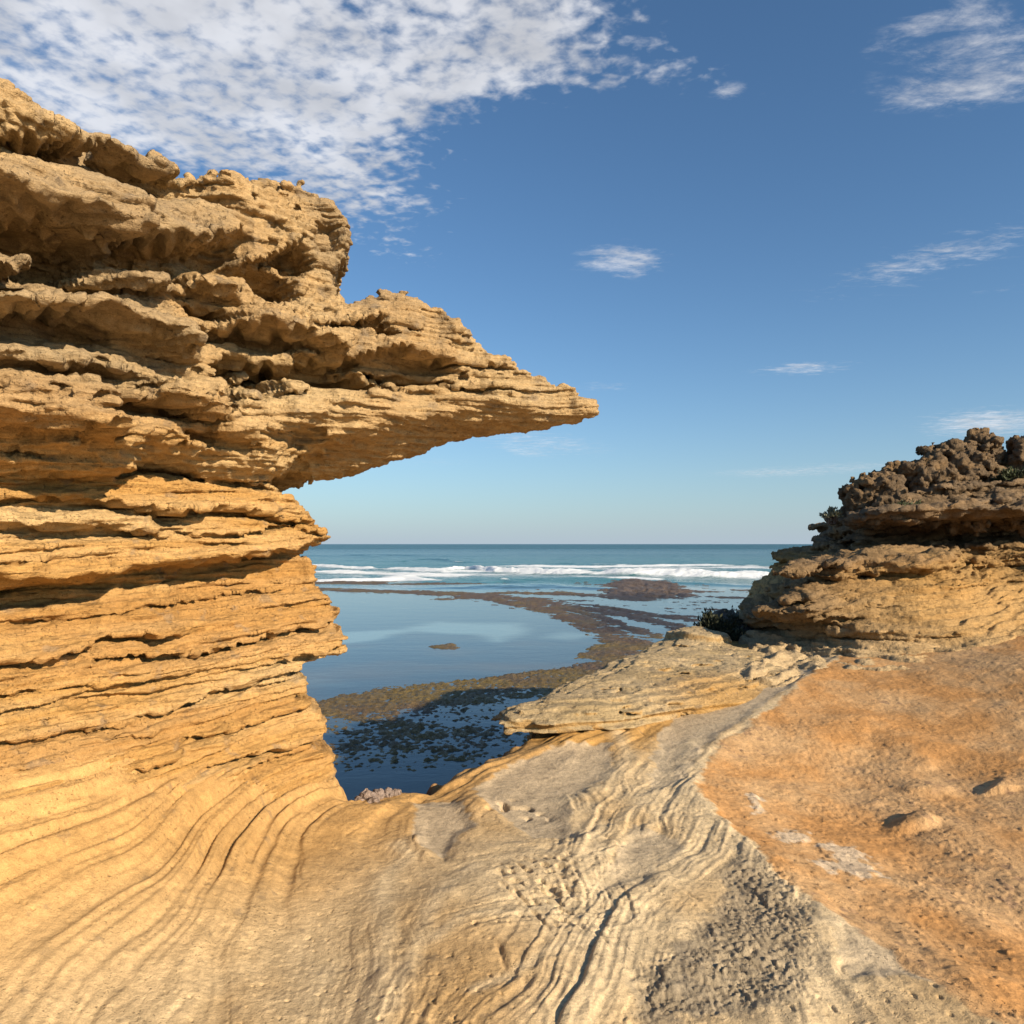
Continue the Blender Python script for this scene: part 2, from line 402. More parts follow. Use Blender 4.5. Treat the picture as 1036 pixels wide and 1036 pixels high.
BT = _tps(BOT, .01)
def strata(x, y, z, k):
    """beds: thin clipped layers that wander slightly, returns metres"""
    q = z-.03*x-.02*y+.03*pn(x, y, z, .7, 101)
    s = 0
    for i, (f, a) in enumerate(((5.0, .036), (12.0, .030), (26.0, .019))):
        n = _perlin((x*f*.065+50+i*7).astype(F32), (y*f*.065+50).astype(F32), (q*f+100).astype(F32))
        n2 = pn(x, y, z, 2.0+i*3, 111+i)
        s = s+a*np.clip(n*3.6+n2*.35, -1, 1)*(1+.5*pn(x, y, z, 3.0+i*4, 115+i))
    return s*k

def fineA(x, y, z):
    q = z-.03*x-.02*y+.05*pn(x, y, z, .7, 101)
    s = 0
    for i, (f, a) in enumerate(((46.0, .0110), (90.0, .0055))):
        n = _perlin((x*f*.07+50+i*7).astype(F32), (y*f*.07+50).astype(F32), (q*f+100).astype(F32))
        s = s+a*np.clip(n*2.6, -1, 1)
    s = s+.007*pn(x, y, z, 17, 131)+.007*(np.abs(pn(x, y, z, 33, 132))-.25)+.0035*pn(x, y, z, 61, 133)
    return s

HGC = {}
def HG(x, y):
    if 'a' not in HGC:
        gx = np.arange(-4.7, 1.1, .02); gy = np.arange(1.2, 7.8, .02)
        HGC['a'] = par(ground_full, *np.meshgrid(gx, gy, indexing='ij'))
    a = HGC['a']
    u = np.clip((x+4.7)/.02, 0, a.shape[0]-1.01); v = np.clip((y-1.2)/.02, 0, a.shape[1]-1.01)
    i = u.astype(np.int32); j = v.astype(np.int32); fu = u-i; fv = v-j
    return (a[i, j]*(1-fv)+a[i, j+1]*fv)*(1-fu)+(a[i+1, j]*(1-fv)+a[i+1, j+1]*fv)*fu

def Fcliff(x, y, z, fine=False):
    wx = x+.05*pn(x, y, z, 1.6, 141); wy = y+.05*pn(x, y, z, 1.6, 142); wz = z+.020*pn(x, y, z, 1.5, 143)+.007*pn(x, y, z, 4.5, 144)
    # lower wall
    sA = (x-FA[0][0])*.6+(y-FA[0][1])*.8
    off = -(.50+.40*(1-sst(2.2, 3.7, sA)))*sst(.35, .48, z)+.05*pn(x, y, z*2, .9, 145)
    f, e = bodyA_plan(x, y, 0, np.interp(z, SILZ[:, 0], SILZ[:, 1]).astype(F32)+.03*pn(x, y, z, 6, 146)*0)
    f = f-off
    f = f-.42*np.power(np.clip(-.55-z, 0, 2), 1.5)*(.12+.88*(1-sst(2.2, 4.3, sA)))
    f = f-RA.at(sA+.05*pn(x, y, z, 3, 147), wz)*(1+.6*pn(x, y, z, 2.2, 148)+.35*pn(x, y, z, 6, 149))
    A = smax(f, e, .05)
    low = sst(-1.45, -.75, z)
    A = A-strata(x, y, z, .45+.65*low)*np.where(z < .45, 1, .5)-.035*fbm(x, y, z, 2.2, 2, 150)
    A = smax(A, z-.8, .05)
    # upper block and prow
    dist, s = polyline(x, y, FB)
    POLYB = FB+[(.45, 5.62), (-.5, 6.1), (-1.6, 6.9), (-3, 8.2), (-7, 8.5), (-7, 1.2)]
    sd, _ = polysd(x, y, POLYB)
    rel = RBm.at(np.clip(s, 0, SB_TOT)+.06*pn(x, y, z, 2.4, 151), wz+.01)*(1.15+.5*pn(x, y, z, 2, 152)+.3*pn(x, y, z, 6, 172))
    rel = rel*sst(-.9, -.25, -np.abs(sd))
    tipfade = .25+.75*(1-sst(SB_TOT-1.1, SB_TOT-.1, s))
    lump = .07*fbm(x, y, z, 1.7, 2, 153)+.055*np.clip(pn(x, y, z*1.4, 1.6, 159)*3.2+.4*pn(x, y, z, 5, 160), -1, 1)+.028*np.clip(pn(x, y, z*1.5, 4.2, 154)*3, -1, 1)
    hi = sst(.9, 1.5, z)
    hm = sst(-.15, .35, pn(x, y, z, 1.2, 171)); honey = (.026*ridged(pn(x, y, z, 9, 155))+.018*ridged(pn(x, y, z, 19, 156)))*(.25+.75*hm)
    pits = -.07*sst(.35, .62, pn(x, y, z*1.3, 9, 157))*sst(-.1, .3, pn(x, y, z, 1.5, 158))
    dsp = (lump+honey*(.45+.8*hi)+pits)*(.35+.65*tipfade)+strata(x, y, z, .50-.25*hi)
    side = sd-(rel*tipfade+dsp)
    tb = idw(x, y, TOPB); tc = idw(x, y, TOPC); bt = np.clip(tps(x, y, BT), .30, 1.05).astype(F32)
    topn = .05*pn(x, y, z, 2.2, 161)+.045*np.abs(pn(x, y, z, 8, 162))*2+.025*pn(x, y, z, 19, 163)-.02
    inn_ = 1-sst(-1.5, -.6, x+.3*(y-4.5)); botn = .03*pn(x, y, z, 1.8, 164)+(.02+.07*inn_)*np.clip(pn(x, y, z, 2.6, 166)*3, -1, 1)+(.012+.03*inn_)*ridged(pn(x, y, z, 8, 165))+.010*pn(x, y, z, 19, 167)-.10*inn_*sst(.2, .5, pn(x, y, z, 3.3, 168))
    bt = bt-botn*.6
    xb = np.interp(z, SILB[:, 0], SILB[:, 1]).astype(F32)-.05
    endB = (x+.35*(y-4.5)-xb)-(.5*lump+honey+pits*.8)
    B = smax(smax(side, endB, .08), z-tb-topn, .06)
    Cc = smax(side, z-tc-topn*tipfade*1.1, .04)
    U = smin(B, Cc, .06)
    U = smax(U, bt-z-strata(x, y, z, .45)*.12, .02)
    r = smin(A, U, .06)
    zc = z < -.5
    if zc.any():
        hg = HG(x, y)
        r = np.where(zc, smin(r, (z-hg)*.8+.022, .09*sst(-.5, -.8, z)+.001), r)
    if fine: r = r-fineA(x, y, z)*(.6+.4*low)
    return r

# ------------------------------------------------------------------ meshing
def mesh_from_field(fn, lo, hi, vx, band, base=None, step=4):
    n = [int(math.ceil((b-a)/vx/step))*step for a, b in zip(lo, hi)]
    ax = [lo[i]+(np.arange(n[i]//step)+.5)*vx*step for i in range(3)]
    X, Y, Z = np.meshgrid(*ax, indexing='ij')
    c = par(fn, X, Y, Z)
    near = np.abs(c) < band
    arr = np.repeat(np.repeat(np.repeat(np.where(c > 0, 1, -1).astype(F32)*vx*3, step, 0), step, 1), step, 2)
    idx = np.argwhere(near)
    o = np.arange(step)
    ii = (idx[:, 0, None]*step+o)[:, :, None, None]; jj = (idx[:, 1, None]*step+o)[:, None, :, None]; kk = (idx[:, 2, None]*step+o)[:, None, None, :]
    ii, jj, kk = np.broadcast_arrays(ii, jj, kk)
    v = par(fn, lo[0]+ii*vx, lo[1]+jj*vx, lo[2]+kk*vx)
    arr[ii, jj, kk] = np.clip(v, -vx*3, vx*3)
    # close the box
    arr[0] = arr[-1] = vx*3; arr[:, 0] = vx*3; arr[:, -1] = vx*3; arr[:, :, 0] = vx*3; arr[:, :, -1] = vx*3
    g = vdb.FloatGrid(background=vx*3)
    g.copyFromArray(np.ascontiguousarray(arr))
    P, Q = g.convertToQuads(isovalue=0.0)
    P = P*vx+np.array(lo)
    log('field', n, 'near', len(idx), 'quads', len(Q))
    return P.astype(np.float64), Q[:, ::-1].copy()

def keep_big(P, Q, minfaces=400):
    lab = np.arange(len(P))
    for _ in range(400):
        m = lab[Q].min(1)
        new = lab.copy()
        for k in range(4): np.minimum.at(new, Q[:, k], m)
        new = new[new]
        if (new == lab).all(): break
        lab = new
    fl = lab[Q[:, 0]]
    u, cnt = np.unique(fl, return_counts=True)
    Q = Q[np.isin(fl, u[cnt >= minfaces])]
    used, inv = np.unique(Q, return_inverse=True)
    return P[used], inv.reshape(Q.shape)

def subdivide(P, Q, mask=None):
    """quad split (all faces)"""
    n = len(P); E = np.concatenate([np.stack([Q[:, i], Q[:, (i+1) % 4]], 1) for i in range(4)])
    E.sort(1); key = E[:, 0].astype(np.int64)*n+E[:, 1]
    u, inv = np.unique(key, return_inverse=True)
    ep = (P[u//n]+P[u % n])*.5
    fc = P[Q].mean(1)
    m = len(Q); ei = inv.reshape(4, m)+n; ci = n+len(u)+np.arange(m)
    NQ = np.concatenate([np.stack([Q[:, i], ei[i], ci, ei[(i+3) % 4]], 1) for i in range(4)])
    return np.concatenate([P, ep, fc]), NQ

def vnormals(P, Q):
    a = P[Q[:, 2]]-P[Q[:, 0]]; b = P[Q[:, 3]]-P[Q[:, 1]]
    fn = np.cross(a, b); N = np.zeros_like(P)
    for k in range(4):
        for c in range(3): N[:, c] += np.bincount(Q[:, k], fn[:, c], len(P))
    return N/np.maximum(np.linalg.norm(N, axis=1), 1e-12)[:, None]

def make_obj(name, P, Q, mat, col=None, parent=None, smooth=True, attrs=None):
    me = bpy.data.meshes.new(name)
    Q = np.asarray(Q)
    k = Q.shape[1]
    me.vertices.add(len(P)); me.vertices.foreach_set('co', np.asarray(P, F32).ravel())
    me.loops.add(Q.size); me.loops.foreach_set('vertex_index', Q.astype(np.int32).ravel())
    me.polygons.add(len(Q)); me.polygons.foreach_set('loop_start', (np.arange(len(Q))*k).astype(np.int32))
    me.polygons.foreach_set('use_smooth', np.full(len(Q), smooth))
    me.update(calc_edges=True)
    if col is not None:
        at = me.color_attributes.new('Col', 'FLOAT_COLOR', 'POINT')
        c4 = np.ones((len(P), 4), F32); c4[:, :3] = col; at.data.foreach_set('color', c4.ravel())
    for kx, v in (attrs or {}).items():
        at = me.attributes.new(kx, 'FLOAT', 'POINT'); at.data.foreach_set('value', np.asarray(v, F32).ravel())
    me.materials.append(mat)
    o = bpy.data.objects.new(name, me); C.collection.objects.link(o)
    if parent: o.parent = parent
    return o

def tag(o, label=None, cat=None, kind=None, group=None):
    if label: o['label'] = label
    if cat: o['category'] = cat
    if kind: o['kind'] = kind
    if group: o['group'] = group
    return o

# ------------------------------------------------------------------ materials
def nt(name):
    m = bpy.data.materials.new(name); m.use_nodes = True
    t = m.node_tree; b = t.nodes['Principled BSDF']
    return m, t, b
def nd(t, typ, **kw):
    n = t.nodes.new(typ)
    for k, v in kw.items(): setattr(n, k, v)
    return n
def setin(n, **kw):
    for k, v in kw.items(): n.inputs[k.replace('_', ' ')].default_value = v

def rock_mat(name, bump=1.0, stretch=6.0, rough=.92, grain=1.0):
    m, t, b = nt(name); L = t.links.new
    at = nd(t, 'ShaderNodeAttribute', attribute_name='Col')
    tc = nd(t, 'ShaderNodeNewGeometry')
    mp = nd(t, 'ShaderNodeMapping'); L(tc.outputs['Position'], mp.inputs[0]); mp.inputs['Scale'].default_value = (1, 1, stretch)
    n1 = nd(t, 'ShaderNodeTexNoise'); setin(n1, Scale=9.0, Detail=6.0, Roughness=.6); L(mp.outputs[0], n1.inputs['Vector'])
    n2 = nd(t, 'ShaderNodeTexNoise'); setin(n2, Scale=170.0, Detail=3.0, Roughness=.65); L(tc.outputs['Position'], n2.inputs['Vector'])
    n3 = nd(t, 'ShaderNodeTexNoise'); setin(n3, Scale=31.0, Detail=4.0, Roughness=.6); L(tc.outputs['Position'], n3.inputs['Vector'])
    def mix(fac_from, lo, hi, prev, a=.3, bb=.7):
        r = nd(t, 'ShaderNodeMapRange'); setin(r, From_Min=a, From_Max=bb, To_Min=lo, To_Max=hi); L(fac_from, r.inputs['Value'])
        v = nd(t, 'ShaderNodeVectorMath', operation='SCALE'); L(prev, v.inputs[0]); L(r.outputs[0], v.inputs['Scale'])
        return v.outputs[0]
    c = mix(n1.outputs[0], .62, .90, at.outputs['Color'])
    c = mix(n3.outputs[0], .85, 1.14, c)
    c = mix(n2.outputs[0], 1-.22*grain, 1+.18*grain, c)
    n4 = nd(t, 'ShaderNodeTexNoise'); setin(n4, Scale=68.0, Detail=2.0, Roughness=.5); L(tc.outputs['Position'], n4.inputs['Vector'])
    n5 = nd(t, 'ShaderNodeTexNoise'); setin(n5, Scale=4.0, Detail=3.0, Roughness=.5); L(tc.outputs['Position'], n5.inputs['Vector'])
    p4 = nd(t, 'ShaderNodeMapRange'); setin(p4, From_Min=.62, From_Max=.70, To_Min=0, To_Max=1); L(n4.outputs[0], p4.inputs['Value'])
    p5 = nd(t, 'ShaderNodeMapRange'); setin(p5, From_Min=.42, From_Max=.58, To_Min=0, To_Max=1); L(n5.outputs[0], p5.inputs['Value'])
    pit = nd(t, 'ShaderNodeMath', operation='MULTIPLY'); L(p4.outputs[0], pit.inputs[0]); L(p5.outputs[0], pit.inputs[1])
    c = mix(pit.outputs[0], 1.0, .62, c, 0, 1)
    L(c, b.inputs['Base Color'])
    b.inputs['Roughness'].default_value = rough
    b.inputs['Specular IOR Level'].default_value = .2
    a1 = nd(t, 'ShaderNodeMath', operation='MULTIPLY_ADD'); L(n1.outputs[0], a1.inputs[0]); a1.inputs[1].default_value = .013
    a3 = nd(t, 'ShaderNodeMath', operation='MULTIPLY'); L(n3.outputs[0], a3.inputs[0]); a3.inputs[1].default_value = .014; L(a3.outputs[0], a1.inputs[2])
    a2 = nd(t, 'ShaderNodeMath', operation='MULTIPLY_ADD'); L(n2.outputs[0], a2.inputs[0]); a2.inputs[1].default_value = .0042*grain; L(a1.outputs[0], a2.inputs[2])
    a5 = nd(t, 'ShaderNodeMath', operation='MULTIPLY_ADD'); L(pit.outputs[0], a5.inputs[0]); a5.inputs[1].default_value = -.006; L(a2.outputs[0], a5.inputs[2])
    bp = nd(t, 'ShaderNodeBump'); setin(bp, Strength=bump, Distance=1.0); L(a5.outputs[0], bp.inputs['Height'])
    L(bp.outputs[0], b.inputs['Normal'])
    return m

GOLD = np.array([.55, .305, .098]); GOLD2 = np.array([.62, .385, .160]); CREAM = np.array([.82, .61, .35]); GREY = np.array([.56, .445, .30])
ORNG = np.array([.64, .325, .115]); ORNG2 = np.array([.70, .43, .205]); WHT = np.array([.80, .64, .45]); DARK = np.array([.20, .15, .10]); OCHRE = np.array([.52, .28, .075])
def mixc(a, b, t): return a*(1-t[..., None])+b*t[..., None]

def npar(fn, *a): return par(fn, *a)

def color_ground(x, y, h):
    z0 = np.zeros_like(x)
    n = par(lambda x, y, z: fbm(x, y, z, 1.2, 4, 201), x, y, z0)
    n2 = par(lambda x, y, z: fbm(x, y, z, 6, 3, 205), x, y, z0)
    c = np.broadcast_to(CREAM, x.shape+(3,)).copy()
    c = mixc(c, GOLD2, np.clip(.22+1.3*n, 0, 1))
    f, e = bodyA_plan(x, y)
    # golden tone towards the cliff and in the middle foreground
    g = 1-sst(.6, 1.7, f+.6*n)
    c = mixc(c, GOLD*1.15, g*.88)
    d, _ = polysd(x, y, gpl([(380, 1200), (380, 1000), (430, 940), (520, 950), (600, 985), (560, 1100)]))
    c = mixc(c, GOLD*1.08, .45*sst(.25, -.2, d))
    d, _ = polysd(x, y, gpl([(560, 752), (530, 728), (720, 715), (770, 690), (790, 700), (720, 735), (640, 755)], -1.7))
    c = mixc(c, OCHRE*1.05, .75*sst(.15, -.2, d+.2*n2))
    for P in SLABS:
        d, _ = polysd(x, y, P); c = mixc(c, GREY*1.10, .78*sst(.012, -.02, d+.09*n2))
    for P in ROUGH:
        d, _ = polysd(x, y, P); c = mixc(c, GREY*(.64), .8*sst(.05, -.06, d+.20*n2+.10*n))
    for P, w, a in RIDGE_G:
        d, _ = polyline(x, y, P); c = mixc(c, np.array([.85, .65, .39]), .6*np.exp(-(d/(w*1.1))**2))
    sd, _ = polysd(x, y, ORANGE)
    o = sst(.02, -.03, sd+par(lambda x, y, z: .08*pn(x, y, z, 1.9, 2)+.05*pn(x, y, z, 6, 3)+.035*pn(x, y, z, 19, 5), x, y, z0))
    oc = mixc(np.broadcast_to(ORNG, c.shape), ORNG2, np.clip(.5+1.9*n+.5*n2, 0, 1))
    spk = par(lambda x, y, z: fbm(x, y, z, 14, 3, 211), x, y, z0)
    oc = mixc(oc, np.array([.36, .22, .13]), np.clip((spk-.20)*5, 0, .7)*sst(0.0, .3, n))
    c = mixc(c, oc, o)
    for P in WHITE:
        d, _ = polysd(x, y, P); c = mixc(c, WHT, .75*sst(.02, -.03, d+.16*n2+.14*spk))
    c = mixc(c, DARK, .45*np.clip((spk-.33)*6, 0, 1)*(1-o))
    d, _ = polysd(x, y, LAND)
    c = mixc(c, np.array([.24, .13, .085]), sst(.06, .25, d)*sst(-1.8, -2.0, h))
    wet = sst(-3.5, -5.5, h)
    c = mixc(c, np.array([.16, .11, .085]), wet)
    return np.clip(c, 0, 1)

def color_cliff(P):
    x, y, z = [P[:, i].astype(F32) for i in range(3)]
    q = z-.03*x-.02*y+.05*par(lambda x, y, z: pn(x, y, z, .7, 101), x, y, z)
    b = par(lambda x, y, q: _perlin(x*.5+50, y*.5+50, q*9+100)+.6*_perlin(x*1.1+50, y*1.1+50, q*27+100), x, y, q)
    n = par(lambda x, y, z: fbm(x, y, z, 1.6, 4, 221), x, y, z)
    n2 = par(lambda x, y, z: fbm(x, y, z, 9, 3, 225), x, y, z)
    c = np.broadcast_to(GOLD, (len(P), 3)).copy()
    c = mixc(c, GOLD2, np.clip(.35+.9*b+.5*n, 0, 1))
    c = mixc(c, OCHRE, np.clip(.9*n-.05-.4*b, 0, .8))
    b2 = par(lambda x, y, q: _perlin(x*.3+50, y*.3+50, q*4.5+100), x, y, q)
    c = mixc(c, np.array([.66, .47, .24]), np.clip(b2*1.8-.1, 0, .6))
    c = mixc(c, np.array([.42, .21, .07]), np.clip(-b2*1.6-.3+.5*n2, 0, .35))
    up = sst(.25, .9, z+.1*n)
    c2 = mixc(np.broadcast_to(np.array([.50, .33, .16]), c.shape), np.array([.56, .40, .21]), np.clip(.5+1.4*n+.4*n2, 0, 1))
    c2 = mixc(c2, np.array([.36, .24, .12]), np.clip(1.4*(n2-.05)+.5*(-n), 0, .6))
    c2 = mixc(c2, np.array([.30, .225, .14]), np.clip(2.2*(par(lambda x, y, z: fbm(x, y, z, .9, 3, 228), x, y, z)-.02)+.5*n2, 0, .55))
    c = mixc(c, c2, up*.9)
    c = mixc(c, DARK*1.4, np.clip((n2-.28)*3, 0, .5))
    return np.clip(c, 0, 1)

# ================================================================== GROUND
def build_ground():
    front = np.arange(-.72, .72, .0018/DETAIL)
    right = np.linspace(.72, 1.35, 90)[1:]; 
    back = np.linspace(1.35, 2*math.pi-1.35, 120)[1:-1]
    left = np.linspace(-1.35, -.72, 90)[:-1]
    th = np.concatenate([left, front, right, back])
    rr = [0.02, .3, .7, 1.1, 1.4, 1.6]
    r = 1.75
    while r < 60:
        rr.append(r); r *= 1+((.0026/DETAIL) if r < 13 else (.012 if r < 24 else .05))
    rr = np.array(rr)
    R, TH = np.meshgrid(rr, th, indexing='ij')
    X = (R*np.sin(TH)).astype(F32); Y = (R*np.cos(TH)).astype(F32)
    H = par(ground_full, X, Y)
    nr, nth = X.shape
    P = np.stack([X, Y, H], -1).reshape(-1, 3)
    i, j = np.meshgrid(np.arange(nr-1), np.arange(nth), indexing='ij')
    j2 = (j+1) % nth
    Q = np.stack([i*nth+j, i*nth+j2, (i+1)*nth+j2, (i+1)*nth+j], -1).reshape(-1, 4)[:, ::-1]
    # the cliff has its own mesh: no ground under its body
    f, e = bodyA_plan(P[:, 0], P[:, 1])
    inb = (np.maximum(f, e) < -.45)
    Q = Q[~inb[Q].all(1)]
    col = color_ground(P[:, 0].astype(F32), P[:, 1].astype(F32), P[:, 2].astype(F32))
    o = make_obj('ground', P, Q, rock_mat('limestone_ground', .6, 1.0), col)
    tag(o, kind='structure')
    log('ground', len(P))

# ================================================================== CLIFF
def build_cliff():
    lo, hi = (-4.6, 1.3, -2.1), (.95, 7.6, 2.6)
    HG(np.zeros(1, F32), np.zeros(1, F32))
    P, Q = mesh_from_field(Fcliff, lo, hi, .019/DETAIL, .36)
    P, Q = keep_big(P, Q)
    # orientation check
    N = vnormals(P, Q)
    s = par(Fcliff, *[(P[::50]+N[::50]*.03)[:, i] for i in range(3)])-par(Fcliff, *[(P[::50]-N[::50]*.03)[:, i] for i in range(3)])
    if np.median(s) < 0: Q = Q[:, ::-1].copy(); N = -N
    # finer faces on the side that faces out (front), single ones at the back
    P, Q = subdivide(P, Q)
    N = vnormals(P, Q)
    d = par(lambda x, y, z: Fcliff(x, y, z, True), *[P[:, i] for i in range(3)])
    P = P-N*np.clip(d, -.03, .03)[:, None]
    log('cliff verts', len(P))
    o = make_obj('rock_overhang', P, Q, rock_mat('golden_sandstone', 1.0, 7.0), color_cliff(P))
    tag(o, 'tall golden layered sandstone cliff with a pitted overhanging beak pointing over the sea', 'rock formation')

# ================================================================== HEADLAND
D2 = 12.0
HSIL = [(700, 690), (735, 640), (745, 622), (760, 602), (780, 582), (800, 562), (818, 545), (832, 534), (850, 520), (870, 512), (900, 500), (925, 492), (950, 486), (1036, 480), (1400, 470)]
HS = np.array([[(HOR-y)/FPX*D2, (x-518)/FPX*D2] for x, y in HSIL])
YF = np.array([[-2.4, 7.2], [-1.7, 7.8], [-1.45, 8.1], [-1.2, 8.8], [-.9, 9.5], [-.5, 10.2], [-.16, 10.75], [-.08, 10.95], [-.02, 12.2], [.30, 12.4], [.37, 11.1], [.48, 10.85], [.8, 11.3], [1.2, 11.9], [2, 12.6]])
LUMPS = []
def _lumps():
    r = np.random.RandomState(5)
    spec = [(885, 505, 26), (868, 512, 16), (905, 515, 16), (925, 502, 22), (945, 472, 20), (960, 462, 18), (985, 458, 19), (998, 452, 14), (970, 480, 26), (935, 490, 18), (950, 500, 24), (990, 490, 22), (1010, 505, 18),
            (920, 482, 14), (1000, 475, 14), (965, 505, 26), (1035, 470, 20), (1050, 462, 26), (1020, 488, 16), (1060, 490, 30), (895, 488, 12), (976, 520, 18), (1030, 515, 20), (938, 515, 16)]
    for x, y, rad in spec:
        d = 11.9+.5*r.rand()-(y-480)*.010
        LUMPS.append(((x-518)/FPX*d, d, (HOR-y)/FPX*d, rad/FPX*d))
    for i in range(16):
        xx = 9.4+i*.62+r.rand()*.3
        LUMPS.append((xx, 12.2+r.rand()*.9, 1.3+r.rand()*.5, .35+.3*r.rand()))
_lumps()
def Fhead(x, y, z):
    q = z-.10*x+.10*pn(x, y, z, .5, 301)
    xl = np.interp(z, HS[:, 0], HS[:, 1]).astype(F32)
    yf = np.interp(z+.06*pn(x, y, z, 1.2, 302)-.05*np.clip(x-6, -2, 2), YF[:, 0], YF[:, 1]).astype(F32)
    # a hollow on the right and a bulge in the middle
    yf = yf+1.1*np.exp(-((x-7.6)/.9)**2)*np.exp(-((z+.45)/.5)**2)-.35*np.exp(-((x-5.6)/.8)**2)*np.exp(-((z+.6)/.5)**2)
    yf = yf+2.3*np.exp(-((x-3.5)/.75)**2)*np.exp(-((z+1.22)/.24)**2)-.4*np.exp(-((x-3.6)/.6)**2)*np.exp(-((z+.85)/.2)**2)
    yf = yf-.25*np.clip(x-9, 0, 9)*0
    left = (xl-x+.28*(y-D2)*-1.0)/1.15
    left = xl-.30*(D2-y)*1.0*0-x+.32*np.clip(D2-y, -6, 6)*-1+.0
    left = (xl+np.interp(z, [-2, -.9, -.4, 0, .3, .6], [.38, .40, .70, .90, .5, .2]).astype(F32)-x-.318*(D2-y))/1.05
    front = yf-y
    body = smax(left, front, .5)
    s = 0
    for i, (f, a) in enumerate(((3.4, .10), (8.0, .080), (17.0, .045))):
        n = _perlin((x*f*.055+50+i*7).astype(F32), (y*f*.055+50).astype(F32), (q*f+100).astype(F32))
        s = s+a*1.6*np.clip(n*3.8+.22*pn(x, y, z, 1.6+i*2, 305+i), -1, 1)
    rg = .38+(.62+.7*np.exp(-((z+.3)/.22)**2))*np.maximum(sst(-.75, -.35, z), 1-sst(3.6, 4.8, x+.3*z))
    body = body-s*rg*(1+.5*pn(x, y, z, 1.8, 318))-.12*fbm(x, y, z, 1.1, 3, 311)-rg*(.03*ridged(pn(x, y, z, 6, 314))+.04*np.clip(pn(x, y, z, 2.4, 317)*3, -1, 1))
    top = z-np.interp(x, [3, 5, 5.8, 6.3, 7, 9, 30], [.2, .35, .62, .85, 1.0, 1.25, 1.45]).astype(F32)-.12*pn(x, y, z, 1.5, 315)
    body = smax(body, top, .1)
    body = smax(body, y-19.0+.5*pn(x, y, z, .4, 316), .3)
    return body
def Fcrest(x, y, z):
    r = np.full(x.shape, 9, F32)
    wx = x+.06*pn(x, y, z, 3.5, 321); wy = y+.06*pn(x, y, z, 3.5, 322); wz = z+.06*pn(x, y, z, 3.5, 323)
    for cx, cy, cz, rad in LUMPS:
        r = smin(r, np.sqrt((wx-cx)**2+((wy-cy)*.9)**2+((wz-cz)*1.05)**2)-rad, .035)
    # a lip of hard rock under the lumps
    n = pn(x, y, z, 7, 325); n2 = pn(x, y, z, 14, 326)
    r = r-.075*np.clip(pn(x, y, z, 4.2, 324)*3, -1, 1)-.06*ridged(n)-.035*ridged(n2)+.20*sst(.16, .42, pn(x, y, z, 4.8, 327))+.04*sst(.2, .4, pn(x, y, z, 9.5, 329))-.05*pn(x, y, z, 2, 328)+.05
    return r

def color_head(P, crest):
    x, y, z = [P[:, i].astype(F32) for i in range(3)]
    n = par(lambda x, y, z: fbm(x, y, z, 1.0, 4, 331), x, y, z)
    n2 = par(lambda x, y, z: fbm(x, y, z, 6, 3, 335), x, y, z)
    q = z-.10*x
    b = par(lambda x, y, q: _perlin(x*.5+50, y*.5+50, q*8+100), x, y, q)
    c = np.broadcast_to(np.array([.42, .255, .10]), (len(P), 3)).copy()
    c = mixc(c, GOLD*.92, np.clip(.3+n*1.2+b*.6, 0, 1))
    wth = sst(-.38, .10, z+.35*n+.15*b)
    w = mixc(np.broadcast_to(np.array([.27, .18, .10]), c.shape), np.array([.17, .12, .075]), np.clip(.5+1.5*n2, 0, 1))
    w = mixc(w, np.array([.36, .22, .10]), np.clip(n*1.6, 0, .7))
    c = mixc(c, w, wth if not crest else np.ones_like(wth))
    # left flank, turned from the sun: its shade is put into the colour
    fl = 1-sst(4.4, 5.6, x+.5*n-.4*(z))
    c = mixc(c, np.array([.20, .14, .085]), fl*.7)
    foot = sst(-1.0, -1.4, z+.2*n)
    c = mixc(c, CREAM*.85, foot*.75)
    c = mixc(c, GOLD2, (1-crest)*sst(-.5, -.8, z)*sst(3.8, 5, x)*.5)
    return c

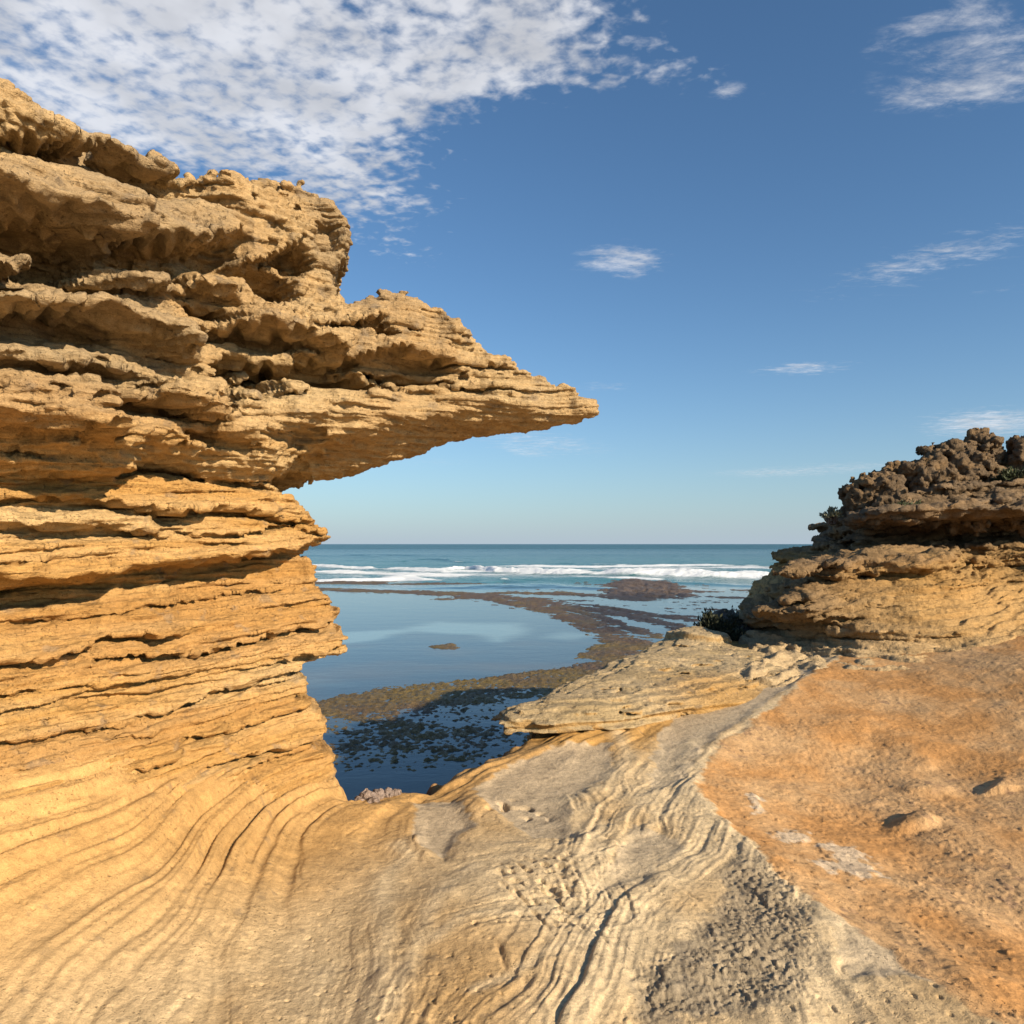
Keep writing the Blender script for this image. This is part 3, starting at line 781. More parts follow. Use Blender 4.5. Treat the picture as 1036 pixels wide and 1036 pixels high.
def build_head():
    P, Q = mesh_from_field(Fhead, (2.2, 7.4, -2.6), (19.0, 20.0, 2.1), .05/DETAIL, .75)
    P, Q = keep_big(P, Q, 2000)
    N = vnormals(P, Q)
    s = par(Fhead, *[(P[::50]+N[::50]*.06)[:, i] for i in range(3)])-par(Fhead, *[(P[::50]-N[::50]*.06)[:, i] for i in range(3)])
    if np.median(s) < 0: Q = Q[:, ::-1].copy()
    # split the near faces
    P, Q = subdivide(P, Q)
    N = vnormals(P, Q)
    def fd(x, y, z):
        q = z-.10*x+.10*pn(x, y, z, .5, 301)
        return (.038*np.clip(_perlin(x*2.2+50, y*2.2+50, q*30+100)*3, -1, 1)+.015*np.clip(_perlin(x*4+50, y*4+50, q*64+100)*3, -1, 1)+.018*ridged(pn(x, y, z, 13, 341))+.016*pn(x, y, z, 27, 342)).astype(F32)
    P = P+N*(par(fd, *[P[:, i] for i in range(3)])*(.7+.3*np.maximum(sst(-.75, -.35, P[:, 2]), 1-sst(3.6, 4.8, P[:, 0]+.3*P[:, 2]))))[:, None]
    mat = rock_mat('weathered_sandstone', 1.2, 5.0)
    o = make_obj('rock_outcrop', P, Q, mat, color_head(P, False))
    tag(o, 'dark brown layered rock outcrop at the right topped by a jagged lumpy crest', 'rock formation')
    P2, Q2 = mesh_from_field(Fcrest, (4.9, 10.4, -.1), (19.4, 14.6, 2.6), .030/DETAIL, .4)
    P2, Q2 = keep_big(P2, Q2, 300)
    N = vnormals(P2, Q2)
    s = par(Fcrest, *[(P2[::50]+N[::50]*.06)[:, i] for i in range(3)])-par(Fcrest, *[(P2[::50]-N[::50]*.06)[:, i] for i in range(3)])
    if np.median(s) < 0: Q2 = Q2[:, ::-1].copy()
    N = vnormals(P2, Q2)
    P2 = P2+N*par(lambda x, y, z: -.035*sst(.15, .5, pn(x, y, z, 9, 353))+.04*ridged(pn(x, y, z, 17, 351))+.015*pn(x, y, z, 40, 352), *[P2[:, i] for i in range(3)])[:, None]
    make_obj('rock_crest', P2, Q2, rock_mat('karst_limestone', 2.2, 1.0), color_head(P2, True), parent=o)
    log('headland', len(P), len(P2))

# ================================================================== LEDGE
LEDGE = gpl([(499, 704), (512, 716), (560, 718), (640, 714), (700, 704), (760, 694), (800, 680), (790, 664), (745, 660)], -1.5)+[(3.1, 10.6), (2.85, 11.6), (2.3, 10.8)]+gpl([(640, 658), (600, 673), (545, 688)], -1.42)
def Fledge(x, y, z):
    d, _ = polysd(x, y, LEDGE)
    top = idw(x, y, [(-.1, 7.1, -1.50), (.8, 7.0, -1.47), (1.6, 7.2, -1.45), (.6, 8.3, -1.40), (1.5, 9.2, -1.34), (2.6, 10.8, -1.28), (2.2, 8, -1.42), (3, 9, -1.38)])
    di = -d+.12*pn(x, y, z*0, 1.6, 407)+.04*pn(x, y, z*0, 6, 408)
    top = top-.13+.035*sst(.03, .05, di)+.035*sst(.17, .19, di)+.03*sst(.36, .38, di)+.10*sst(0, .03, .45-np.hypot(x-2.7, (y-10.6)*.7)+.1*pn(x, y, z*0, 2.5, 409))
    t = z-top-.015*pn(x, y, z, 3, 401)
    q = z+.02*pn(x, y, z, 1.2, 402)
    lay = 0
    for f, a in ((9, .055), (22, .03), (45, .014)):
        lay = lay+a*np.clip(_perlin(x*.9+50, y*.9+50, (q*f+100).astype(F32))*3+.4*pn(x, y, z, 3, 403), -1, 1)
    lay = lay+.04*pn(x, y, z, 2.3, 404)+.012*pn(x, y, z, 11, 405)
    und = sst(-.10, -.24, t)*.30*(1-sst(1.4, 2.6, x))
    d = d+und-lay
    # slots on the top
    sl = _perlin(x*3+50, (y*7+50).astype(F32), z*30+50)
    t = t+.05*sst(.2, .4, sl)*sst(-.1, .2, pn(x, y, z, 2, 406))+.02*sst(.3, .5, pn(x, y, z, 13, 410))
    r = smax(smax(d, t, .03), -z-2.3, .05)
    return smin(r, (z-ground_full(x, y))+.025, .10*sst(.5, 1.3, x)+.002)

def build_ledge():
    P, Q = mesh_from_field(Fledge, (-.6, 6.2, -2.4), (3.7, 12.2, -1.05), .022/DETAIL, .3)
    P, Q = keep_big(P, Q, 400)
    N = vnormals(P, Q)
    s = par(Fledge, *[(P[::50]+N[::50]*.03)[:, i] for i in range(3)])-par(Fledge, *[(P[::50]-N[::50]*.03)[:, i] for i in range(3)])
    if np.median(s) < 0: Q = Q[:, ::-1].copy(); N = -N
    x, y, z = [P[:, i].astype(F32) for i in range(3)]
    P = P+N*par(lambda x, y, z: .006*pn(x, y, z, 22, 411)+.004*_perlin(x*4+50, y*4+50, z*80+50), x, y, z)[:, None]
    n = par(lambda x, y, z: fbm(x, y, z, 2.0, 4, 421), x, y, z); n2 = par(lambda x, y, z: fbm(x, y, z*3, 8, 3, 425), x, y, z)
    c = mixc(np.broadcast_to(np.array([.52, .38, .20]), (len(P), 3)), np.array([.62, .46, .26]), np.clip(.5+1.5*n, 0, 1))
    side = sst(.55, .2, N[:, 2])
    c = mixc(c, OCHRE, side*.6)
    g = sst(1.2, 2.2, x)*sst(8.6, 7.6, y)
    c = mixc(c, OCHRE, g*.7)
    c = mixc(c, DARK*1.3, np.clip((n2-.2)*4, 0, .6))
    o = make_obj('rock_ledge', P, Q, rock_mat('ledge_limestone', 1.3, 8.0), c)
    tag(o, 'flat pale limestone ledge with an undercut front edge jutting over the pool', 'rock ledge')
    log('ledge', len(P))

# ================================================================== SEA
def W(x, y): return gp(x, y, EYE_SEA)
def WL(l): return [W(x, y) for x, y in l]
POOLP = WL([(150, 606), (330, 600), (380, 603), (440, 606), (500, 611), (545, 618), (590, 632), (622, 650), (600, 664), (560, 680), (500, 690), (440, 694), (380, 700), (300, 706), (100, 712)])
BAND = WL([(200, 712), (310, 706), (380, 695), (450, 688), (520, 678), (560, 672), (620, 664), (700, 668), (700, 700), (560, 704), (500, 714), (420, 722), (330, 732), (200, 745)])
RIM = [(WL(p), w) for p, w in (
    ([(330, 596), (360, 598), (420, 599), (470, 602), (520, 605), (560, 612)], 5.0),
    ([(500, 606), (550, 616), (590, 628), (618, 642), (632, 652), (612, 664)], 2.2),
    ([(612, 655), (640, 650), (660, 655)], 1.6),
    ([(425, 591), (450, 590), (490, 592)], 6.0),
    ([(300, 587), (330, 589), (360, 589)], 8.0),
    ([(510, 600), (560, 600), (600, 602), (640, 606)], 4.0),
    ([(570, 612), (620, 620), (680, 632), (700, 640)], 2.0),
    ([(545, 610), (600, 622), (650, 640), (690, 648)], 1.3),
    ([(600, 612), (660, 622), (730, 632)], 1.2),
    ([(440, 655), (452, 653), (462, 656)], .7),
)]
ROCKR = WL([(622, 588), (640, 585), (672, 587), (688, 594), (702, 602), (690, 606), (650, 604), (620, 602), (610, 598)])

def reef_h(x, y):
    z0 = np.zeros_like(x)
    n = fbm(x, y, z0, .22, 4, 501); n2 = fbm(x, y, z0, 1.3, 3, 505)
    h = np.full(x.shape, -.35, F32)
    d, _ = polysd(x, y, BAND)
    n3 = fbm(x, y, z0, 4.6, 3, 508); n4 = fbm(x, y, z0, 1.1, 3, 509)
    band = sst(1.6, -1.2, d+1.4*n)
    h = np.maximum(h, -.25+band*(.285+.06*n4+.13*n3+.05*n))
    for P, w in RIM:
        d, _ = polyline(x, y, P)
        h = np.maximum(h, -.22+.29*np.exp(-(d/(w*1.1))**2)+.16*n+.15*n4+.08*n3)
    # broken wet shelf beyond the pool
    shelf = sst(33, 22, np.hypot((x-15)/1.0, (y-70)/1.35))
    st = _perlin((x*.10+50).astype(F32), ((y+.25*x)*.32+50).astype(F32), z0)
    h = np.maximum(h, -.22+shelf*(.13+.22*st+.16*n4+.12*n+.06*n3))
    # patches close below the cliff (weed)
    weed = sst(33, 27, y)*sst(17, 20, y)
    h = np.maximum(h, -.20+weed*(.180+.15*n3+.08*n4+.10*n))
    d, _ = polysd(x, y, ROCKR)
    h = np.maximum(h, np.where(d < 6, -.25+.40*sst(2.5, -1.5, d+2*n)+.16*np.clip(n*6, -1, 1)+.10*np.clip(n4*5, -1, 1)+.06*n3, -1))
    # inside the pool nothing surfaces
    dp, _ = polysd(x, y, POOLP)
    h = np.where((dp < -1.0) & ~((np.abs(x-W(450, 655)[0]) < 2.5) & (np.abs(y-W(450, 655)[1]) < 4)), np.minimum(h, -.25+.2*sst(-3, -1, dp)), h)
    h = np.where(h > .12, .12+(h-.12)*.8, h)
    return h

def reef_mat():
    m, t, b = nt('wet_reef'); L = t.links.new
    at = nd(t, 'ShaderNodeAttribute', attribute_name='Col')
    tc = nd(t, 'ShaderNodeNewGeometry')
    n1 = nd(t, 'ShaderNodeTexNoise'); setin(n1, Scale=3.0, Detail=8.0, Roughness=.7); L(tc.outputs['Position'], n1.inputs['Vector'])
    r = nd(t, 'ShaderNodeMapRange'); setin(r, From_Min=.3, From_Max=.7, To_Min=.55, To_Max=1.45); L(n1.outputs[0], r.inputs['Value'])
    v = nd(t, 'ShaderNodeVectorMath', operation='SCALE'); L(at.outputs['Color'], v.inputs[0]); L(r.outputs[0], v.inputs['Scale'])
    L(v.outputs[0], b.inputs['Base Color']); b.inputs['Roughness'].default_value = .55
    bp = nd(t, 'ShaderNodeBump'); setin(bp, Strength=1.0, Distance=.25); L(n1.outputs[0], bp.inputs['Height']); L(bp.outputs[0], b.inputs['Normal'])
    return m

def build_reef():
    # graded sheet, finer near the coast
    u = []; y = 15.5
    while y < 130: u.append(y); y *= 1.0042
    ys = np.array(u); k = np.linspace(-.62, .62, 620)
    Y, K = np.meshgrid(ys, k, indexing='ij'); X = K*Y+2.0
    X = X.astype(F32); Y = Y.astype(F32)
    h = par(reef_h, X, Y)
    P = np.stack([X, Y, EYE_SEA+h], -1).reshape(-1, 3)
    nr, nc = X.shape
    i, j = np.meshgrid(np.arange(nr-1), np.arange(nc-1), indexing='ij')
    Q = np.stack([i*nc+j, i*nc+j+1, (i+1)*nc+j+1, (i+1)*nc+j], -1).reshape(-1, 4)
    hm = h.ravel()
    Q = Q[(hm[Q] > -.12).any(1)]
    used, inv = np.unique(Q, return_inverse=True); Q = inv.reshape(Q.shape); P = P[used]
    x, y = P[:, 0].astype(F32), P[:, 1].astype(F32)
    n = par(lambda x, y, z: fbm(x, y, z, .3, 4, 521), x, y, x*0)
    weed = np.array([.17, .115, .028]); brown = np.array([.12, .075, .038]); rock = np.array([.12, .085, .060])
    c = mixc(np.broadcast_to(weed, (len(P), 3)), brown, np.clip(.3+1.6*n+sst(34, 60, y)*.5, 0, 1))
    d, _ = polysd(x, y, ROCKR)
    c = mixc(c, rock, sst(4, 0, d))
    c = mixc(c, np.array([.030, .026, .026]), sst(45, 52, y)*sst(90, 80, y)*sst(3, 8, x)*.8)
    o = make_obj('reef', P, Q, reef_mat(), c); tag(o, kind='structure')
    log('reef', len(P))

def sea_mat():
    m, t, b = nt('sea_water'); L = t.links.new
    at = nd(t, 'ShaderNodeAttribute', attribute_name='Col')
    fo = nd(t, 'ShaderNodeAttribute', attribute_name='foam')
    rf = nd(t, 'ShaderNodeAttribute', attribute_name='chop')
    g = nd(t, 'ShaderNodeNewGeometry')
    mp = nd(t, 'ShaderNodeMapping'); L(g.outputs['Position'], mp.inputs[0]); mp.inputs['Scale'].default_value = (.5, 1.0, 1)
    n1 = nd(t, 'ShaderNodeTexNoise'); setin(n1, Scale=.55, Detail=9.0, Roughness=.68); L(mp.outputs[0], n1.inputs['Vector'])
    n4 = nd(t, 'ShaderNodeTexNoise'); setin(n4, Scale=.16, Detail=10.0, Roughness=.75, Distortion=.6); L(mp.outputs[0], n4.inputs['Vector'])
    n5 = nd(t, 'ShaderNodeTexNoise'); setin(n5, Scale=2.4, Detail=6.0, Roughness=.7); L(mp.outputs[0], n5.inputs['Vector'])
    # foam where noise falls below the foam attribute
    add = nd(t, 'ShaderNodeMath', operation='MULTIPLY_ADD'); L(n5.outputs[0], add.inputs[0]); add.inputs[1].default_value = .5; L(n4.outputs[0], add.inputs[2])
    n6 = nd(t, 'ShaderNodeTexNoise'); setin(n6, Scale=.05, Detail=8.0, Roughness=.7, Distortion=.8); L(mp.outputs[0], n6.inputs['Vector'])
    ad2 = nd(t, 'ShaderNodeMath', operation='MULTIPLY_ADD'); L(n6.outputs[0], ad2.inputs[0]); ad2.inputs[1].default_value = .9; L(add.outputs[0], ad2.inputs[2])
    ad3 = nd(t, 'ShaderNodeMath', operation='MULTIPLY_ADD'); L(ad2.outputs[0], ad3.inputs[0]); ad3.inputs[1].default_value = .75; ad3.inputs[2].default_value = -.15
    s = nd(t, 'ShaderNodeMath', operation='ADD'); L(ad3.outputs[0], s.inputs[0]); L(fo.outputs['Fac'], s.inputs[1])
    r = nd(t, 'ShaderNodeMapRange'); setin(r, From_Min=1.16, From_Max=1.34, To_Min=0, To_Max=1); L(s.outputs[0], r.inputs['Value'])
    mx = nd(t, 'ShaderNodeMix', data_type='RGBA'); L(r.outputs[0], mx.inputs['Factor']); L(at.outputs['Color'], mx.inputs['A']); mx.inputs['B'].default_value = (.78, .80, .80, 1)
    L(mx.outputs['Result'], b.inputs['Base Color'])
    rr = nd(t, 'ShaderNodeMapRange'); setin(rr, From_Min=0, From_Max=1.2, To_Min=.04, To_Max=.30); L(rf.outputs['Fac'], rr.inputs['Value'])
    r2 = nd(t, 'ShaderNodeMath', operation='MULTIPLY_ADD'); L(r.outputs[0], r2.inputs[0]); r2.inputs[1].default_value = .6; L(rr.outputs[0], r2.inputs[2]); L(r2.outputs[0], b.inputs['Roughness'])
    b.inputs['IOR'].default_value = 1.27
    mu = nd(t, 'ShaderNodeMath', operation='MULTIPLY'); L(n1.outputs[0], mu.inputs[0]); L(rf.outputs['Fac'], mu.inputs[1])
    bp = nd(t, 'ShaderNodeBump'); setin(bp, Strength=1.0, Distance=1.0); L(mu.outputs[0], bp.inputs['Height'])
    L(bp.outputs[0], b.inputs['Normal'])
    return m

CRESTS = [  # pixels of the breaking line, height m, length of foam behind
    ([(455, 578), (470, 576), (500, 579), (560, 581), (640, 583), (780, 586), (900, 588)], .95),
    ([(300, 573), (360, 575), (410, 577), (450, 579)], .7),
    ([(408, 568), (430, 566), (450, 567), (462, 569)], .5),
    ([(330, 588), (380, 588), (410, 587), (428, 589)], .5),
    ([(495, 590), (510, 588), (530, 590)], .45),
    ([(560, 570), (600, 571), (640, 571)], .25),
]
CRESTS += [([(520, 573), (600, 574), (700, 573), (790, 574)], .35), ([(480, 595), (560, 594), (600, 596)], .3), ([(320, 580), (380, 581), (440, 583)], .5), ([(560, 588), (640, 586.5), (740, 592), (800, 594)], .2), ([(300, 563), (380, 562), (450, 563)], .3)]
CRESTW = [(WL(p), h) for p, h in CRESTS]
def sea_fields(x, y):
    pass
def build_sea():
    ys = []; y = 13.0
    while y < 9000: ys.append(y); y *= 1.0055 if y < 420 else 1.03
    ys = np.array(ys); k = np.linspace(-1.5, 1.5, 900); k = k*(.35+.65*np.abs(k)/1.5)
    Y, K = np.meshgrid(ys, k, indexing='ij'); X = K*(Y+8)
    X = X.astype(F32); Y = Y.astype(F32); Z0 = np.zeros_like(X)
    n = par(lambda x, y, z: fbm(x, y, z, .02, 4, 601), X, Y, Z0)
    ns = par(lambda x, y, z: fbm(x*.6, y, z, .25, 4, 605), X, Y, Z0)
    sw = par(lambda x, y, z: fbm(x*.25, y, z, .045, 4, 611), X, Y, Z0)
    n7_ = par(lambda x, y, z: fbm(x, y*.4, z, .05, 3, 617), X, Y, Z0)
    n3_ = par(lambda x, y, z: fbm(x, y, z, .6, 3, 615), X, Y, Z0)
    out = sst(95, 125, Y+.25*np.clip(-X, 0, 40))           # beyond the reef
    h = out*(.55*sw+.18*ns)*sst(3000, 900, Y)
    sx, sy = W(470, 574); n7_ = n7_+.5*np.exp(-((X-sx)/10)**2-((Y-sy)/30)**2)
    foam = out*(.10-.55*sst(210, 300, Y))-.9*(1-out)
    # washed zone between the breakers and the reef
    foam = foam+.15*out*sst(95, 110, Y)*(1-sst(200, 235, Y))+.25*n*out
    foam = foam+.12*sst(12, 30, X)*out*(1-sst(110, 150, Y))
    hc = np.zeros_like(h)
    for P, hh in CRESTW:
        P = np.array(P); o = np.argsort(P[:, 0]); P = P[o]
        yc = np.interp(X, P[:, 0], P[:, 1])+3*ns+6*n
        m = sst(P[0, 0]-14, P[0, 0]+8, X)*(1-sst(P[-1, 0]-8, P[-1, 0]+14, X))
        a = Y-yc
        brk = sst(-.35, .15, n7_+.15)
        prof = np.where(a < 0, np.exp(-(a/2.2)**2), np.exp(-(a/6.5)**2))
        v = np.clip(1+.5*ns+.4*sw+.35*np.abs(n3_), .35, 2)
        hc = np.maximum(hc, m*hh*prof*v*(.35+.65*brk))
        foam = foam+m*(.66*brk*np.exp(-(a/2.6)**2)+.24*np.exp(-((a+12)/12)**2))*(.75+.7*ns)*(1 if hh > .3 else .5)
    h = h+hc
    # swash round the outer reef rock
    d, _ = polysd(X, Y, WL([(700, 596), (720, 592), (775, 600), (765, 612), (730, 612), (705, 604)]))
    foam = foam+(.95*sst(4, -3, d))*(1+.5*ns)*1.0
    d, _ = polysd(X, Y, WL([(570, 612), (590, 616), (612, 626), (604, 632), (585, 624)])); foam = foam+.62*sst(1.5, -1.5, d)
    d, _ = polysd(X, Y, WL([(622, 603), (650, 602), (652, 606), (626, 606)])); foam = foam+.9*sst(2, -1, d)
    P = np.stack([X, Y, EYE_SEA+h], -1).reshape(-1, 3)
    # colour of the water body
    deep = np.array([.022, .095, .112]); mid = np.array([.05, .165, .165]); pool = np.array([.050, .068, .070]); sand = np.array([.24, .33, .31]); shal = np.array([.12, .095, .055])
    c = mixc(np.broadcast_to(deep, X.shape+(3,)), mid, sst(420, 130, Y)*.9)
    inn = 1-sst(88, 112, Y)
    c = mixc(c, pool, inn)
    for Pp, a in (([(310, 648), (345, 640), (400, 636), (440, 628), (520, 632), (525, 642), (505, 650), (470, 642), (420, 640), (350, 652), (318, 660)], .8), ([(555, 645), (570, 640), (590, 642), (580, 648)], .55), ([(300, 682), (330, 680), (340, 690), (300, 694)], .5)):
        d, _ = polysd(X, Y, WL(Pp)); c = mixc(c, sand, a*sst(1.0, -1.2, d+2.0*ns))
    c = mixc(c, shal, .8*np.clip(.05+1.5*ns+.8*n, 0, 1)*inn*sst(70, 36, Y))
    nr, nc = X.shape
    i, j = np.meshgrid(np.arange(nr-1), np.arange(nc-1), indexing='ij')
    Q = np.stack([i*nc+j, i*nc+j+1, (i+1)*nc+j+1, (i+1)*nc+j], -1).reshape(-1, 4)
    chop = (.020+.55*out*sst(60, 140, Y)+1.2*sst(300, 1500, Y))
    o = make_obj('sea', P, Q, sea_mat(), c.reshape(-1, 3), attrs={'foam': foam, 'chop': chop}); tag(o, kind='structure')
    log('sea', len(P))

# ================================================================== PLANTS, LOOSE ROCKS
def leaf_mat(name, c):
    m, t, b = nt(name); b.inputs['Base Color'].default_value = (*c, 1); b.inputs['Roughness'].default_value = .7
    L = t.links.new
    g = nd(t, 'ShaderNodeNewGeometry'); n = nd(t, 'ShaderNodeTexNoise'); setin(n, Scale=9.0, Detail=3.0); L(g.outputs['Position'], n.inputs['Vector'])
    r = nd(t, 'ShaderNodeMapRange'); setin(r, From_Min=.3, From_Max=.7, To_Min=.5, To_Max=1.6); L(n.outputs[0], r.inputs['Value'])
    v = nd(t, 'ShaderNodeVectorMath', operation='SCALE'); v.inputs[0].default_value = c; L(r.outputs[0], v.inputs['Scale']); L(v.outputs[0], b.inputs['Base Color'])
    return m

def shrub(loc, rx, ry, rz, n, ll, mat, bark, label, cat, seed, name='coastal_shrub'):
    r = np.random.RandomState(seed)
    root = bpy.data.objects.new(name, None); C.collection.objects.link(root); root.location = loc
    tag(root, label, cat)
    # clumps on an uneven dome
    k = 26
    th = r.rand(k)*2*math.pi; ph = np.arccos(1-r.rand(k)*1.0)
    rad = .55+.45*r.rand(k)
    cc = np.stack([np.cos(th)*np.sin(ph)*rx, np.sin(th)*np.sin(ph)*ry, np.cos(ph)*rz], 1)*rad[:, None]
    idx = r.randint(0, k, n)
    base = cc[idx]+r.normal(size=(n, 3))*np.array([rx, ry, rz])*.16
    base[:, 2] = np.abs(base[:, 2])
    d = base/np.maximum(np.linalg.norm(base, axis=1), .01)[:, None]+r.normal(size=(n, 3))*.5+np.array([0, 0, .5])
    d /= np.linalg.norm(d, axis=1)[:, None]
    s = np.cross(d, r.normal(size=(n, 3))); s /= np.linalg.norm(s, axis=1)[:, None]
    L = ll*(.6+.8*r.rand(n))[:, None]; w = L*.22
    P = np.stack([base, base+d*L*.5+s*w, base+d*L, base+d*L*.5-s*w], 1).reshape(-1, 3)
    Q = np.arange(4*n).reshape(-1, 4)
    make_obj('foliage', P, Q, mat, parent=root, smooth=False)
    # stems
    SP = []; SQ = []
    for c in cc[:14]:
        a = np.array([r.normal()*.04, r.normal()*.04, -.1]); b = c
        m_ = (a+b)/2+r.normal(size=3)*.03
        pts = [a, m_, b]; rads = [.016, .011, .005]
        o = len(SP)
        for p, q in zip(pts, rads):
            for i in range(5):
                t = i*2*math.pi/5; SP.append((p[0]+math.cos(t)*q, p[1]+math.sin(t)*q, p[2]))
        for j in range(2):
            for i in range(5): SQ.append((o+j*5+i, o+j*5+(i+1) % 5, o+j*5+5+(i+1) % 5, o+j*5+5+i))
    make_obj('stem', np.array(SP), np.array(SQ), bark, parent=root)
    return root

def boulder(name, loc, sz, seed, mat, col, vx=None, lay=0.0):
    vx = vx or min(sz)/9
    def fn(x, y, z):
        d = (np.sqrt((x/sz[0])**2+(y/sz[1])**2+(z/sz[2])**2)-1)*min(sz)
        n = pn(x, y, z, 1.3/max(sz), seed)*.45*min(sz)+ridged(pn(x, y, z, 3.2/max(sz), seed+2))*.16*min(sz)
        if lay: n = n+.12*min(sz)*np.clip(_perlin(x*.6+9, y*.6+9, z*lay+9)*3, -1, 1)
        return d-n
    P, Q = mesh_from_field(fn, tuple(-1.7*s for s in sz), tuple(1.7*s for s in sz), vx, min(sz)*1.5)
    P, Q = keep_big(P, Q, 60)
    N = vnormals(P, Q)
    s = par(fn, *[(P+N*vx)[:, i] for i in range(3)])-par(fn, *[(P-N*vx)[:, i] for i in range(3)])
    if np.median(s) < 0: Q = Q[:, ::-1].copy()
    x, y, z = [P[:, i].astype(F32) for i in range(3)]
    n = par(lambda x, y, z: fbm(x, y, z, 2.5/max(sz), 3, seed+5), x, y, z)
    c = np.broadcast_to(np.array(col), (len(P), 3))*(1+.6*n)[:, None]
    o = make_obj(name, P, Q, mat, np.clip(c, 0, 1)); o.location = loc
    return o

def build_small():
    bark = leaf_mat('bark', (.09, .06, .04))
    dg = leaf_mat('dark_leaves', (.032, .036, .016)); gr = leaf_mat('green_leaves', (.045, .056, .02)); gy = leaf_mat('grey_leaves', (.16, .16, .10))
    d = 13.0
    def at(px, py, d): return ((px-518)/FPX*d, d, (HOR-py)/FPX*d)
    shrub((3.14, 11.15, -1.58), .34, .30, .50, 5200, .065, dg, bark, 'dark green shrub growing in the gap between the pale ledge and the brown outcrop', 'shrub', 3)
    shrub(at(915, 520, 11.15), .30, .16, .17, 1500, .045, gr, bark, 'small green plant tucked under the lumpy crest of the brown outcrop', 'plant', 4, 'cliff_plant')
    shrub(at(843, 524, 11.9), .14, .14, .12, 700, .05, gy, bark, 'tiny grey green tuft at the left end of the outcrop crest', 'plant', 5, 'cliff_plant')
    shrub(at(1030, 486, 11.5), .30, .16, .18, 1500, .045, gr, bark, 'small green plant on the crest at the right edge of the photo', 'plant', 6, 'cliff_plant')
    rm = rock_mat('boulder_rock', 1.6, 1.0)
    o = boulder('boulder', (3.62, 11.9, -2.05), (.55, .6, .75), 31, rm, (.17, .14, .11), .05)
    tag(o, 'dark shaded boulder below the shrub beside the pale ledge', 'rock')
    # pinkish rubble at the water line under the edge
    r = np.random.RandomState(8)
    px = [(364, 803, 5.15, .035), (373, 802, 5.18, .042), (383, 800, 5.24, .038), (378, 805, 5.1, .028), (393, 799, 5.28, .032), (401, 799, 5.3, .025)]
    labs = ['leftmost small pinkish stone at the cliff edge above the dark pool', 'largest pinkish stone in the heap at the cliff edge, second from the left', 'pinkish stone in the middle of the heap at the cliff edge',
            'small pinkish stone nearest the camera, in front of the edge heap', 'pinkish stone second from the right end of the edge heap', 'smallest pinkish stone at the right end of the edge heap']
    for i, (x, y, dd, sz_) in enumerate(px):
        X_ = (x-518)/FPX*dd
        z = float(ground_full(np.array([X_], F32), np.array([dd], F32))[0])
        o = boulder('pink_stone', (X_, dd, z+sz_*.35), (sz_*1.4, sz_*1.1, sz_), 40+i*4, rm, (.38, .28, .22), .005)
        o.rotation_euler = (0, 0, r.rand()*6); tag(o, labs[i], 'rock', group='pinkish stones heaped at the cliff edge above the pool')

